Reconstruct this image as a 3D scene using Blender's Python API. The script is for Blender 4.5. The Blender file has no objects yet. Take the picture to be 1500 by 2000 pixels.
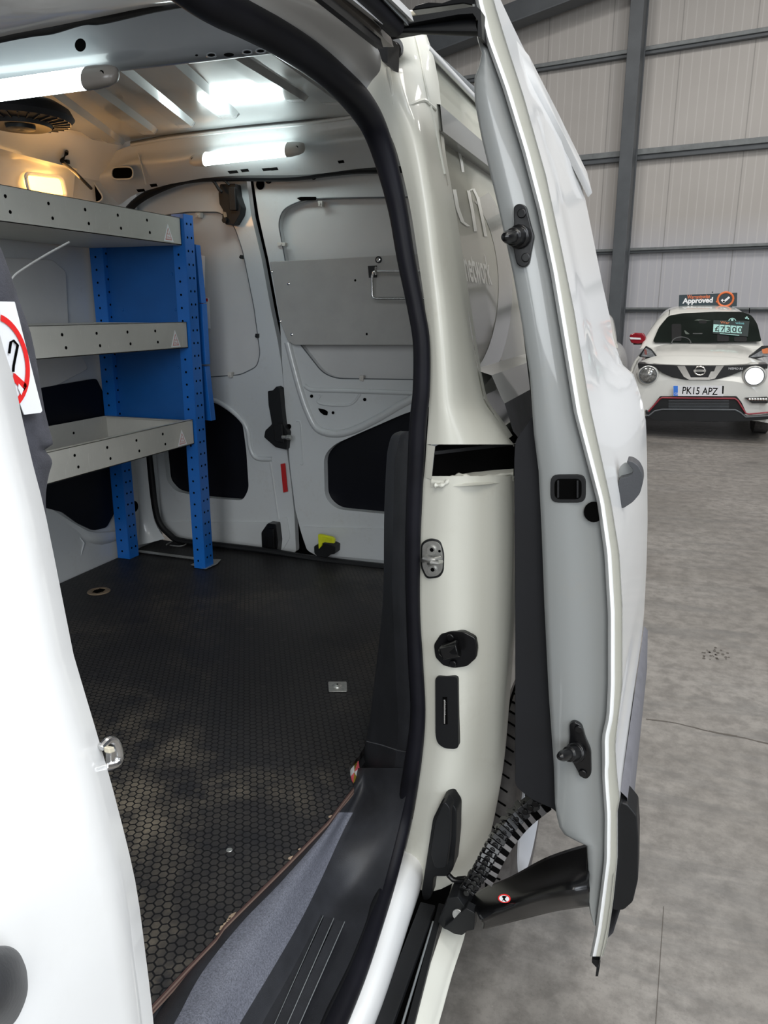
import bpy, bmesh, math, random
from mathutils import Vector, Matrix
from math import sin, cos, pi, radians, atan, tan, sqrt
random.seed(7)
C = bpy.context.scene.collection
# ------------------------------------------------------------------ camera
F = 1500.0; PITCH = atan(395/1500.0); YAW = radians(20.2); CAM = Vector((0, 0, 1.5))
FW = Vector((-sin(YAW)*cos(PITCH), cos(YAW)*cos(PITCH), -sin(PITCH)))
RT = Vector((cos(YAW), sin(YAW), 0)); UP = RT.cross(FW)
cd = bpy.data.cameras.new('camera'); cam = bpy.data.objects.new('camera', cd); C.objects.link(cam)
cd.sensor_fit = 'HORIZONTAL'; cd.sensor_width = 36; cd.lens = 36*F/1500.0; cd.clip_start = 0.02; cd.clip_end = 200
cam.location = CAM; cam.rotation_euler = Matrix((RT, UP, -FW)).transposed().to_euler()
bpy.context.scene.camera = cam

def ray(u, v): return RT*((u-750)/F) - UP*((v-1000)/F) + FW
def at(u, v, ax, val):
    d = ray(u, v); i = 'XYZ'.index(ax); return CAM + d*((val-CAM[i])/d[i])
def X(u, v, x): return at(u, v, 'X', x)
def Y(u, v, y): return at(u, v, 'Y', y)
def Z(u, v, z): return at(u, v, 'Z', z)
def depth(p): return (p-CAM).dot(FW)

# ------------------------------------------------------------------ materials
def nt(name):
    m = bpy.data.materials.new(name); m.use_nodes = True; t = m.node_tree
    return m, t, t.nodes['Principled BSDF']
def mth(t, op, a, b=None, c=None):
    n = t.nodes.new('ShaderNodeMath'); n.operation = op
    for i, q in enumerate((a, b, c)):
        if q is None: continue
        if isinstance(q, (int, float)): n.inputs[i].default_value = q
        else: t.links.new(q, n.inputs[i])
    return n.outputs[0]
def noise(t, vec, scale, detail=4, rough=.6, dist=0):
    n = t.nodes.new('ShaderNodeTexNoise'); n.inputs['Scale'].default_value = scale; n.inputs['Detail'].default_value = detail
    n.inputs['Roughness'].default_value = rough; n.inputs['Distortion'].default_value = dist
    if vec is not None: t.links.new(vec, n.inputs['Vector'])
    return n.outputs['Fac']
def ramp(t, fac, stops):
    n = t.nodes.new('ShaderNodeValToRGB'); r = n.color_ramp
    while len(r.elements) < len(stops): r.elements.new(.5)
    for e, (p, c) in zip(r.elements, stops):
        e.position = p; e.color = (c, c, c, 1) if isinstance(c, (int, float)) else (*c, 1)
    t.links.new(fac, n.inputs['Fac']); return n.outputs['Color']
def mixc(t, fac, a, b, mode='MIX'):
    n = t.nodes.new('ShaderNodeMix'); n.data_type = 'RGBA'; n.blend_type = mode
    for s, q in (('Factor', fac), ('A', a), ('B', b)):
        sock = [i for i in n.inputs if i.name == s and (i.type == ('VALUE' if s == 'Factor' else 'RGBA'))][0]
        if isinstance(q, (int, float)): sock.default_value = q
        elif isinstance(q, tuple): sock.default_value = (*q, 1)
        else: t.links.new(q, sock)
    return [o for o in n.outputs if o.type == 'RGBA'][0]
def bump(t, bs, h, strength=.3, dist=.002):
    n = t.nodes.new('ShaderNodeBump'); n.inputs['Strength'].default_value = strength; n.inputs['Distance'].default_value = dist
    t.links.new(h, n.inputs['Height']); t.links.new(n.outputs[0], bs.inputs['Normal'])
def gpos(t): return t.nodes.new('ShaderNodeNewGeometry').outputs['Position']
def mat(name, col, rough=.5, metal=0., var=.06, vs=6, coat=0., bmp=0, bs_=300, emit=None, es=0, spec=None, alpha=None, trans=0):
    m, t, b = nt(name)
    g = gpos(t); n = noise(t, g, vs)
    lo = tuple(max(0, c*(1-var)) for c in col); hi = tuple(min(1, c*(1+var)) for c in col)
    t.links.new(ramp(t, n, [(.3, lo), (.7, hi)]), b.inputs['Base Color'])
    b.inputs['Roughness'].default_value = rough; b.inputs['Metallic'].default_value = metal
    b.inputs['Coat Weight'].default_value = coat; b.inputs['Coat Roughness'].default_value = .04
    if spec is not None: b.inputs['Specular IOR Level'].default_value = spec
    if bmp: bump(t, b, noise(t, g, bs_, 3), bmp, .001)
    if emit: b.inputs['Emission Color'].default_value = (*emit, 1); b.inputs['Emission Strength'].default_value = es
    if trans: b.inputs['Transmission Weight'].default_value = trans; b.inputs['IOR'].default_value = 1.45
    return m
def paint(name, col, dirt=.15, rough=.32, coat=.6, warm=(.32, .27, .2)):
    m, t, b = nt(name); g = gpos(t)
    n1 = noise(t, g, 9, 6, .65); n2 = noise(t, g, 70, 4, .7)
    f = mth(t, 'MULTIPLY', ramp(t, n1, [(.5, 0), (.75, 1)]), ramp(t, n2, [(.45, 0), (.7, 1)]))
    f = mth(t, 'MULTIPLY', f, dirt)
    t.links.new(mixc(t, f, col, warm), b.inputs['Base Color'])
    b.inputs['Roughness'].default_value = rough; b.inputs['Coat Weight'].default_value = coat; b.inputs['Coat Roughness'].default_value = .05
    return m
MT = {}
MT['white'] = paint('white_paint', (.74, .745, .74), .1)
MT['pillar'] = paint('cream_white_paint', (.60, .60, .54), .22, .4, .25)
MT['inner'] = paint('interior_white_paint', (.56, .58, .59), .3, .3, .5)
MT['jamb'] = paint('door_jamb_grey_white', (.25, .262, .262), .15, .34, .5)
MT['seam'] = paint('seam_sealer', (.47, .47, .42), .2, .5, .1)
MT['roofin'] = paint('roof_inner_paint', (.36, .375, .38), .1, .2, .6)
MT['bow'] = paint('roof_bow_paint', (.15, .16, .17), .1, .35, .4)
MT['board'] = mat('white_liner_board', (.54, .54, .54), .55, var=.04, vs=4)
MT['greyboard'] = mat('grey_board', (.35, .345, .335), .5, var=.05, vs=15)
MT['black'] = mat('black_plastic', (.006, .0065, .0075), .5, spec=.35, var=.2, bmp=.15)
MT['blackgloss'] = mat('black_gloss', (.003, .003, .0035), .3, var=.2, spec=.4, coat=.12)
MT['rubber'] = mat('rubber_seal', (.006, .006, .009), .5, spec=.16, var=.35, vs=8)
MT['trim'] = mat('textured_dark_trim', (.017, .018, .022), .5, var=.25, vs=20, bmp=.5, bs_=700)
MT['trimlight'] = mat('speckled_grey_trim', (.11, .115, .14), .45, var=.45, vs=420, bmp=.8, bs_=600)  # lighter speckled grey for the band along the step ridge
MT['felt'] = mat('felt_trim', (.055, .056, .068), .95, var=.25, vs=60, bmp=.5, bs_=900)
MT['feltblack'] = mat('black_board', (.003, .0035, .006), .7, var=.2)
MT['blackwin'] = mat('blacked_window', (.0025, .003, .006), .45, var=.2, spec=.2)
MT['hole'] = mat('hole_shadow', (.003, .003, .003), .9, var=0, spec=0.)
MT['steel'] = mat('bright_steel', (.62, .62, .62), .22, 1., var=.1, vs=80)
MT['zinc'] = mat('zinc_steel', (.5, .5, .48), .4, .9, var=.15, vs=90)
MT['galv'] = mat('galvanised_steel', (.21, .225, .23), .5, .3, var=.15, vs=8)
MT['column'] = mat('grey_steel_paint', (.10, .11, .12), .5, var=.12, vs=3)
MT['blue'] = mat('blue_powder_coat', (.009, .14, .52), .38, var=.08, vs=8, coat=.15)
MT['bluedark'] = mat('blue_panel_coat', (.006, .095, .34), .42, var=.08, vs=8)
MT['red'] = mat('red_plastic', (.45, .012, .012), .4)
MT['redsign'] = mat('red_print', (.75, .02, .02), .4, var=.02)
MT['paper'] = mat('white_print', (.85, .86, .88), .4, var=.02)
MT['yellow'] = mat('yellow_plastic', (.62, .66, .02), .4)
MT['cap'] = mat('lamp_end_plastic', (.55, .53, .5), .4)
MT['darkcap'] = mat('brown_grey_cap', (.16, .145, .13), .3)
MT['tube'] = mat('lit_diffuser', (.9, .95, .95), .3, var=0, emit=(.86, 1, .99), es=11)
MT['amber'] = mat('amber_lens', (.9, .5, .12), .3, var=.3, vs=60, emit=(1, .52, .14), es=6)
MT['tan'] = mat('raw_plywood', (.30, .22, .15), .8, var=.2, vs=40)
MT['beige'] = mat('beige_board', (.5, .46, .36), .6)
MT['tyre'] = mat('tyre_rubber', (.10, .092, .09), .7, var=.3, vs=30)
MT['alloy'] = mat('silver_wheel_paint', (.62, .64, .68), .3, .3, var=.06)
MT['ventblk'] = mat('vent_black', (.012, .012, .014), .42, var=.2, spec=.4)
MT['clad'] = mat('grey_cladding_plastic', (.12, .12, .135), .6, var=.12, vs=30, bmp=.5, bs_=600)
MT['handle'] = mat('dark_grey_handle', (.035, .037, .042), .45, var=.1, bmp=.2)
MT['ghost'] = mat('ghost_lettering', (.95, .95, .9), .3, var=.02, coat=.5)
MT['ghostring'] = paint('ghost_ring', (.40, .41, .37), .1, .16, .8)
MT['quarter'] = paint('quarter_panel_paint', (.52, .52, .44), .12, .25, .45)

def shelf_mat():
    m, t, b = nt('grey_shelf_coat'); g = gpos(t)
    n = noise(t, g, 5, 4); base = ramp(t, n, [(.3, (.47, .465, .43)), (.7, (.54, .53, .49))])
    mp = t.nodes.new('ShaderNodeMapping'); mp.inputs['Rotation'].default_value = (.7, .3, .4); mp.inputs['Scale'].default_value = (30, 30, 2.5)
    t.links.new(g, mp.inputs[0]); sc = noise(t, mp.outputs[0], 6, 2, .5, 1.5)
    f = ramp(t, sc, [(.66, 0), (.69, .35), (.72, 0)])
    t.links.new(mixc(t, f, base, (.75, .75, .72)), b.inputs['Base Color']); b.inputs['Roughness'].default_value = .48
    return m
MT['shelf'] = shelf_mat()

def hex_floor():
    m, t, b = nt('hex_grip_plywood'); g = gpos(t)
    S = .0165
    a = t.nodes.new('ShaderNodeVectorMath'); a.operation = 'MULTIPLY_ADD'; t.links.new(g, a.inputs[0])
    a.inputs[1].default_value = (1/S, 1/S, 0); a.inputs[2].default_value = (400, 692.8, 0)
    def vm(op, x, y):
        n = t.nodes.new('ShaderNodeVectorMath'); n.operation = op; t.links.new(x, n.inputs[0])
        if isinstance(y, tuple): n.inputs[1].default_value = y
        elif y is not None: t.links.new(y, n.inputs[1])
        return n
    R = (1, 1.7320508, 1); H = (.5, .8660254, .5)
    A = vm('SUBTRACT', vm('MODULO', a.outputs[0], R).outputs[0], H).outputs[0]
    B = vm('SUBTRACT', vm('MODULO', vm('SUBTRACT', a.outputs[0], H).outputs[0], R).outputs[0], H).outputs[0]
    A = vm('MULTIPLY', A, (1, 1, 0)).outputs[0]; B = vm('MULTIPLY', B, (1, 1, 0)).outputs[0]
    def hd(v):
        ab = vm('ABSOLUTE', v, None).outputs[0]; s = t.nodes.new('ShaderNodeSeparateXYZ'); t.links.new(ab, s.inputs[0])
        return mth(t, 'MAXIMUM', s.outputs[0], vm('DOT_PRODUCT', ab, (.5, .8660254, 0)).outputs['Value'])
    d = mth(t, 'MINIMUM', hd(A), hd(B))           # 0 centre .. .5 edge
    cell = ramp(t, d, [(.39, 1), (.44, 0)])
    n1 = noise(t, g, 2.2, 6, .65, .4); n2 = noise(t, g, 28, 5, .7); n3 = noise(t, g, 9, 5, .7)
    dirt = mth(t, 'MULTIPLY', ramp(t, n1, [(.46, 0.12), (.60, 1)]), ramp(t, n3, [(.38, 0), (.62, 1)]))
    sy = t.nodes.new('ShaderNodeSeparateXYZ'); t.links.new(g, sy.inputs[0])
    dirt = mth(t, 'MULTIPLY', mth(t, 'MULTIPLY', dirt, cell), ramp(t, mth(t, 'DIVIDE', sy.outputs[1], 3.0), [(.34, 1.0), (.50, .22)]))
    base = mixc(t, cell, (.005, .005, .006), (.020, .0195, .021))
    base = mixc(t, mth(t, 'MULTIPLY', dirt, .6), base, (.26, .22, .16))
    base = mixc(t, ramp(t, n2, [(.60, 0), (.78, .35)]), base, (.10, .09, .085))
    mp = t.nodes.new('ShaderNodeMapping'); mp.inputs['Rotation'].default_value = (0, 0, .6); mp.inputs['Scale'].default_value = (3, 90, 1)
    t.links.new(g, mp.inputs[0]); scr = noise(t, mp.outputs[0], 3, 3, .6, .6)
    base = mixc(t, ramp(t, scr, [(.70, 0), (.74, .3)]), base, (.16, .15, .14))
    t.links.new(base, b.inputs['Base Color']); b.inputs['Roughness'].default_value = .5
    b.inputs['Specular IOR Level'].default_value = .25
    bump(t, b, cell, .35, .0006); return m
MT['hex'] = hex_floor()

def concrete():
    m, t, b = nt('workshop_concrete'); g = gpos(t)
    n1 = noise(t, g, .9, 7, .65, .3); n2 = noise(t, g, 14, 6, .7); n3 = noise(t, g, 160, 3, .6); n4 = noise(t, g, .35, 3, .5)
    base = ramp(t, n1, [(.3, (.15, .138, .122)), (.5, (.21, .196, .178)), (.72, (.28, .264, .243))])
    base = mixc(t, ramp(t, n2, [(.38, .6), (.6, 0)]), base, (.085, .078, .07))
    base = mixc(t, ramp(t, n3, [(.3, .35), (.42, 0)]), base, (.09, .085, .08))
    base = mixc(t, ramp(t, n3, [(.70, 0), (.78, .5)]), base, (.5, .48, .45))
    mp = t.nodes.new('ShaderNodeMapping'); mp.inputs['Scale'].default_value = (.5, 2.6, 1); t.links.new(g, mp.inputs[0])
    sw = noise(t, mp.outputs[0], 1.6, 6, .7, 1.2)
    base = mixc(t, ramp(t, sw, [(.50, 0), (.66, .55)]), base, (.10, .098, .094))
    # oil spots
    v = t.nodes.new('ShaderNodeTexVoronoi'); v.inputs['Scale'].default_value = 1.3; v.inputs['Randomness'].default_value = 1; t.links.new(g, v.inputs[0])
    sp = mth(t, 'ADD', v.outputs['Distance'], mth(t, 'MULTIPLY', n2, .12))
    base = mixc(t, ramp(t, sp, [(.11, .5), (.15, 0)]), base, (.06, .055, .05))
    t.links.new(base, b.inputs['Base Color'])
    t.links.new(ramp(t, n1, [(.3, .38), (.7, .6)]), b.inputs['Roughness']); bump(t, b, n2, .15, .003); return m
MT['concrete'] = concrete()

def cladwall():
    m, t, b = nt('white_ribbed_cladding'); tc = t.nodes.new('ShaderNodeTexCoord')
    s = t.nodes.new('ShaderNodeSeparateXYZ'); t.links.new(tc.outputs['Object'], s.inputs[0])
    fx = mth(t, 'FRACT', mth(t, 'DIVIDE', mth(t, 'ADD', s.outputs[0], 200), .145))
    px = mth(t, 'FRACT', mth(t, 'DIVIDE', mth(t, 'ADD', s.outputs[0], 200.35), 1.16))
    fine = ramp(t, fx, [(.0, 1), (.10, 0), (.9, 0), (1, 1)])
    seam = ramp(t, px, [(.0, 1), (.012, 0), (.99, 0), (1, 1)])
    n = noise(t, tc.outputs['Object'], .5, 3)
    base = ramp(t, n, [(.3, (.46, .435, .41)), (.7, (.53, .505, .48))])
    base = mixc(t, ramp(t, mth(t, 'DIVIDE', s.outputs[2], 6.0), [(.40, 1), (.52, 0)]), base, (.52, .52, .555))
    base = mixc(t, mth(t, 'MULTIPLY', fine, .35), base, (.72, .70, .68))
    base = mixc(t, mth(t, 'MULTIPLY', seam, .7), base, (.2, .19, .18))
    t.links.new(base, b.inputs['Base Color']); b.inputs['Roughness'].default_value = .5
    bump(t, b, fine, .2, .004); return m
MT['cladwall'] = cladwall()

# ------------------------------------------------------------------ mesh builder
WO = {}
def catmull(p, n):
    """resample a control list of tuples/Vectors with n points per span"""
    out = []; L = len(p)
    for i in range(L-1):
        a, b, c, d = p[max(i-1, 0)], p[i], p[i+1], p[min(i+2, L-1)]
        for k in range(n):
            s = k/n
            out.append(tuple(.5*((2*b[j]) + (c[j]-a[j])*s + (2*a[j]-5*b[j]+4*c[j]-d[j])*s*s + (3*b[j]-a[j]-3*c[j]+d[j])*s**3) for j in range(len(b))))
    out.append(tuple(p[-1])); return out
def interp(tab, v):
    """piecewise linear lookup in [(v, ...)]"""
    if v <= tab[0][0]: return tab[0][1:]
    for a, b in zip(tab, tab[1:]):
        if v <= b[0]:
            s = (v-a[0])/(b[0]-a[0]); return tuple(a[i]+(b[i]-a[i])*s for i in range(1, len(a)))
    return tab[-1][1:]
def rp(pts, r, n=4):
    """round the corners of a 2-D polygon; r number or list"""
    out = []; L = len(pts)
    for i in range(L):
        R = r[i] if isinstance(r, (list, tuple)) else r
        p = Vector(pts[i]); a = Vector(pts[i-1])-p; b = Vector(pts[(i+1) % L])-p
        if R <= 0: out.append(tuple(p)); continue
        q = min(R, a.length*.48, b.length*.48); A = p+a.normalized()*q; B = p+b.normalized()*q
        for k in range(n+1):
            s = k/n; out.append(tuple(A*(1-s)**2 + p*2*s*(1-s) + B*s*s))
    return out
def ell(cx, cy, rx, ry, n=20, rot=0):
    return [(cx+rx*cos(a)*cos(rot)-ry*sin(a)*sin(rot), cy+rx*cos(a)*sin(rot)+ry*sin(a)*cos(rot)) for a in (2*pi*k/n for k in range(n))]
class M:
    def __init__(s): s.v = []; s.f = []; s.mi = []; s.k = 0
    def mat(s, k): s.k = k; return s
    def add(s, vs, fs):
        o = len(s.v); s.v += [Vector(p) for p in vs]; s.f += [tuple(i+o for i in f) for f in fs]; s.mi += [s.k]*len(fs); return s
    def poly(s, pts, ext=None):
        n = len(pts); pts = [Vector(p) for p in pts]
        if ext is None: return s.add(pts, [tuple(range(n))])
        e = Vector(ext); return s.add(pts+[p+e for p in pts], [tuple(range(n)), tuple(range(2*n-1, n-1, -1))]+[(i, i+n, (i+1) % n+n, (i+1) % n) for i in range(n)])
    def box(s, lo, hi):
        x0, y0, z0 = lo; x1, y1, z1 = hi
        return s.poly([(x0, y0, z0), (x1, y0, z0), (x1, y1, z0), (x0, y1, z0)], (0, 0, z1-z0))
    def bar(s, a, b, w, h, upv=(0, 0, 1)):
        a = Vector(a); b = Vector(b); d = (b-a).normalized(); sd = d.cross(Vector(upv)).normalized(); u = sd.cross(d).normalized()
        return s.poly([a+sd*w/2+u*h/2, a-sd*w/2+u*h/2, a-sd*w/2-u*h/2, a+sd*w/2-u*h/2], b-a)
    def tube(s, path, r, n=12, flat=1., caps=True):
        path = [Vector(p) for p in path]; L = len(path); rs = r if isinstance(r, (list, tuple)) else [r]*L
        vs = []; fs = []; ref = None
        for i, p in enumerate(path):
            d = (path[min(i+1, L-1)]-path[max(i-1, 0)]).normalized()
            if ref is None: ref = d.orthogonal().normalized()
            ref = (ref-d*ref.dot(d)).normalized(); b = d.cross(ref)
            vs += [p+(ref*cos(a)+b*sin(a)*flat)*rs[i] for a in (2*pi*k/n for k in range(n))]
        for i in range(L-1):
            for k in range(n): fs.append((i*n+k, i*n+(k+1) % n, (i+1)*n+(k+1) % n, (i+1)*n+k))
        if caps: fs += [tuple(range(n-1, -1, -1)), tuple((L-1)*n+k for k in range(n))]
        return s.add(vs, fs)
    def lathe(s, c, axis, prof, n=28):
        """prof: [(radius, height)] around axis through c"""
        c = Vector(c); ax = Vector(axis).normalized(); u = ax.orthogonal().normalized(); w = ax.cross(u); vs = []; fs = []; L = len(prof)
        for r, h in prof: vs += [c+ax*h+(u*cos(a)+w*sin(a))*max(r, 1e-5) for a in (2*pi*k/n for k in range(n))]
        for i in range(L-1):
            for k in range(n): fs.append((i*n+k, i*n+(k+1) % n, (i+1)*n+(k+1) % n, (i+1)*n+k))
        return s.add(vs, fs)
    def cyl(s, c, axis, r, h, n=20): return s.lathe(c, axis, [(0, 0), (r, 0), (r, h), (0, h)], n)
    def grid(s, rows):
        n = len(rows[0]); vs = [p for r in rows for p in r]
        return s.add(vs, [(i*n+k, i*n+k+1, (i+1)*n+k+1, (i+1)*n+k) for i in range(len(rows)-1) for k in range(n-1)])
    def loft(s, rows, a=3, b=3):
        rows = [catmull([tuple(p) for p in r], b) if b > 1 else [tuple(p) for p in r] for r in rows]
        cols = [catmull([r[k] for r in rows], a) if a > 1 else [r[k] for r in rows] for k in range(len(rows[0]))]
        return s.grid([[Vector(c[i]) for c in cols] for i in range(len(cols[0]))])
    def text(s, body, size, org, xd, yd, align='LEFT', sx=1., bold=0.):
        cu = bpy.data.curves.new('t', 'FONT'); cu.body = body; cu.size = size; cu.align_x = align; cu.offset = bold; cu.resolution_u = 3
        o = bpy.data.objects.new('t', cu); C.objects.link(o); dg = bpy.context.evaluated_depsgraph_get()
        me = bpy.data.meshes.new_from_object(o.evaluated_get(dg)); org = Vector(org); xd = Vector(xd).normalized(); yd = Vector(yd).normalized()
        s.add([org+xd*p.co.x*sx+yd*p.co.y for p in me.vertices], [tuple(f.vertices) for f in me.polygons])
        bpy.data.objects.remove(o); bpy.data.curves.remove(cu); bpy.data.meshes.remove(me); return s
    def build(s, name, mats, parent=None, angle=35, bevel=0, seg=3, solid=0, origin=None):
        if not isinstance(mats, (list, tuple)): mats = [mats]
        xs = s.v; lo = Vector([min(p[i] for p in xs) for i in range(3)]); hi = Vector([max(p[i] for p in xs) for i in range(3)])
        c = (lo+hi)/2 if origin is None else Vector(origin)
        me = bpy.data.meshes.new(name); me.from_pydata([tuple(p-c) for p in xs], [], s.f)
        for m in mats: me.materials.append(MT[m] if isinstance(m, str) else m)
        for p, k in zip(me.polygons, s.mi): p.material_index = k
        bm = bmesh.new(); bm.from_mesh(me); bmesh.ops.recalc_face_normals(bm, faces=bm.faces)
        bm.to_mesh(me); bm.free()
        for p in me.polygons: p.use_smooth = True
        me.set_sharp_from_angle(angle=radians(angle))
        o = bpy.data.objects.new(name, me); C.objects.link(o)
        if parent is not None: o.parent = parent; o.location = c-WO[parent.name]
        else: o.location = c
        WO[o.name] = c
        if solid: md = o.modifiers.new('solid', 'SOLIDIFY'); md.thickness = solid; md.offset = 0
        if bevel:
            md = o.modifiers.new('bevel', 'BEVEL'); md.width = bevel; md.segments = seg; md.limit_method = 'ANGLE'; md.angle_limit = radians(40); md.harden_normals = True
        return o
def tag(o, label=None, cat=None, group=None, kind=None):
    if label: o['label'] = label
    if cat: o['category'] = cat
    if group: o['group'] = group
    if kind: o['kind'] = kind
    return o
def empty(name, loc, label, cat, group=None):
    o = bpy.data.objects.new(name, None); C.objects.link(o); o.location = loc; WO[o.name] = Vector(loc); o.empty_display_size = .1
    return tag(o, label, cat, group)
def PY(pts, y, T=(1, 0, 0)):
    return [Y(a, b, y) for a, b in pts]
def plate(name, pts, y, th, mats, parent, bevel=0, r=0, holes=()):
    """a real panel standing on the plane Y=y (facing the front of the van), outline given as seen; thickness goes rearward"""
    m = M().poly(PY(rp(pts, r) if r else pts, y), (0, th, 0))
    m.mat(1)
    for h in holes: m.poly(PY(h, y-.0008))
    return m.build(name, mats, parent, bevel=bevel)

# ================================================================== SETTING
WD = Vector((cos(radians(-10)), sin(radians(-10)), 0)); WN = Vector((WD.y, -WD.x, 0))   # wall runs along WD, WN faces the camera
WP = Vector((.5, 15.2, 0))
def wall(u, v, off=0):
    d = ray(u, v); p0 = WP+WN*off; return CAM+d*((p0-CAM).dot(WN)/d.dot(WN))
def wl(p): return (p-WP).dot(WD)
fl = M().box((-14, -6, -.05), (14, 16, 0))
fl.mat(1)
ck = catmull([tuple(Z(a, b, .001)) for a, b in ((1262, 1404), (1320, 1412), (1385, 1428), (1440, 1438), (1500, 1452), (1640, 1480))], 4)
for a, b in zip(ck, ck[1:]):
    w = .003+.003*random.random(); j = (random.random()-.5)*.004
    fl.poly([(a[0], a[1]-w+j, .0008), (b[0], b[1]-w, .0008), (b[0], b[1]+w, .0008), (a[0], a[1]+w+j, .0008)])
for k in range(26):
    p = Z(1372+random.random()*52, 1264+random.random()*24, .0008); s = .003+.005*random.random()
    fl.poly([p+Vector((cos(a)*s, sin(a)*s*1.5, 0)) for a in (0, 1, 2.1, 3.2, 4.1, 5.2)])
ja, jb = Z(1276, 2060, .0008), Z(1296, 1770, .0008)
fl.poly([ja, ja+Vector((.0015, 0, 0)), jb+Vector((.0015, 0, 0)), jb])
tag(fl.build('floor', ['concrete', mat('floor_mark', (.08, .07, .06), .8)], angle=80, origin=(0, 0, 0)), kind='structure')
wo = M().box((-16, 0, 0), (12, .1, 9)).build('wall_back', 'cladwall', origin=(0, 0, 0))
wo.location = WP; wo.rotation_euler.z = radians(-10); tag(wo, kind='structure')
def wbox(name, x0, x1, z0, z1, o0, o1, mats, extra=None):
    m = M(); m.box((x0, -o1, z0), (x1, -o0, z1))
    if extra: extra(m)
    o = m.build(name, mats, origin=(0, 0, 0), bevel=.008); o.location = WP; o.rotation_euler.z = radians(-10); return tag(o, kind='structure')
gi = 1
for (u, vt, vb) in ((1450, 60, 76), (1450, 271, 293), (1450, 476, 487), (1450, 600, 609)):
    zt, zb = wall(u, vt, .12).z, wall(u, vb, .12).z; zm = zb+(zt-zb)*.45
    def ex(m, zt=zt, zb=zb, zm=zm): m.mat(1).box((-16, -.1, zb-.001), (12, 0, zm))
    wbox('trim_%d' % gi, -16, 12, zm, zt, 0, .13, ['galv', 'column'], ex); gi += 1
ca, cb_ = wl(wall(1197, 500, .35)), wl(wall(1222, 500, .35))
def flange(m): m.box((ca-.02, -.16, 0), (cb_+.02, -.13, 9))
wbox('trim_5', ca, cb_, 0, 9, .12, .4, ['column'], flange)
# sloping rafter of the gable, seen above the door
ra, rb = wall(760, 125, .3), wall(1120, -13, .3); dd = (rb-ra)
m = M(); m.bar(ra-dd*2, rb+dd*2, .25, .38); m.bar(ra-dd*2+WN*.13-Vector((0, 0, .19)), rb+dd*2+WN*.13-Vector((0, 0, .19)), .3, .03)
tag(m.build('trim_6', 'column', bevel=.006), kind='structure')
ro = M().box((-16, -6, 9.0), (14, 16, 9.1)).build('ceiling', mat('roof_sheet', (.35, .34, .33), .6), origin=(0, 0, 9)); tag(ro, kind='structure')

# ================================================================== THE PANEL VAN
van = empty('panel_van', (-1.1, 1.3, 0), 'white panel van with its side load door slid open, cut by the left edge', 'van')

# ---- right rear pillar and quarter panel ------------------------------------
# (v, seal side, middle, crease, outer corner)
PIL = [(20, 752, 765, 790, 806), (60, 752, 768, 800, 824), (105, 752, 774, 812, 838), (125, 706, 756, 818, 842), (150, 700, 764, 824, 847), (200, 732, 786, 834, 852), (250, 756, 808, 843, 857), (300, 776, 822, 850, 862), (400, 800, 838, 868, 880), (500, 816, 850, 884, 896),
       (600, 830, 862, 900, 912), (700, 838, 870, 914, 928), (780, 838, 875, 925, 944), (812, 837, 880, 945, 965), (840, 835, 885, 965, 985), (868, 833, 890, 985, 1003)]
PIL2 = [(930, 828, 900, 984, 1003), (1000, 822, 895, 990, 1006), (1080, 818, 893, 990, 1006), (1200, 818, 893, 985, 1003), (1300, 824, 893, 980, 996), (1400, 830, 893, 970, 988), (1500, 822, 880, 955, 979),
        (1600, 806, 865, 938, 962), (1700, 782, 850, 915, 938), (1790, 760, 835, 893, 910)]
def prow(r): v, a, b, c, d = r; return [Y(a, v, 1.27), Y(b, v, 1.262), Y(c, v, 1.335), Y(d, v, 1.375), Y(d, v, 1.375)+Vector((0, .03, 0))]
prof = sorted([(Y(r[4], r[0], 1.375).z, Y(r[4], r[0], 1.375).x) for r in PIL+PIL2[1:]])
def qx(z): return interp(prof, z)[0]
def qp(u, v, off=0):
    x = -.35
    for _ in range(12): x = qx(X(u, v, x).z)+off
    return X(u, v, x)
m = M(); m.loft([prow(r) for r in PIL], 4, 4)
lo = [prow((868, 833, 890, 985, 1003)), prow((900, 831, 845, 848, 849)), prow((930, 828, 840, 845, 847))]
m.grid([[Y(833, 868, 1.27), Y(850, 872, 1.262)], [Y(831, 900, 1.27), Y(846, 900, 1.262)], [Y(828, 932, 1.27), Y(843, 936, 1.262)]])
m.loft([prow(r) for r in PIL2], 4, 4)
pillar = m.build('rear_pillar', 'pillar', van, angle=60)
def ps(u, v, off=-.001):
    r = interp([q for q in PIL], v); ys_ = (1.27, 1.262, 1.335, 1.375)
    return Y(u, v, interp(sorted(zip(r, ys_)), u)[0]+off)
for pth in (((758, 132), (764, 165), (773, 212), (798, 206), (826, 196), (838, 204), (850, 214)), ((812, 72), (820, 105), (828, 150), (838, 200), (852, 260), (868, 340))):
    M().tube(catmull([tuple(ps(a, b)) for a, b in pth], 4), .0035, 8).build('pillar_crease', 'pillar', pillar)
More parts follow.
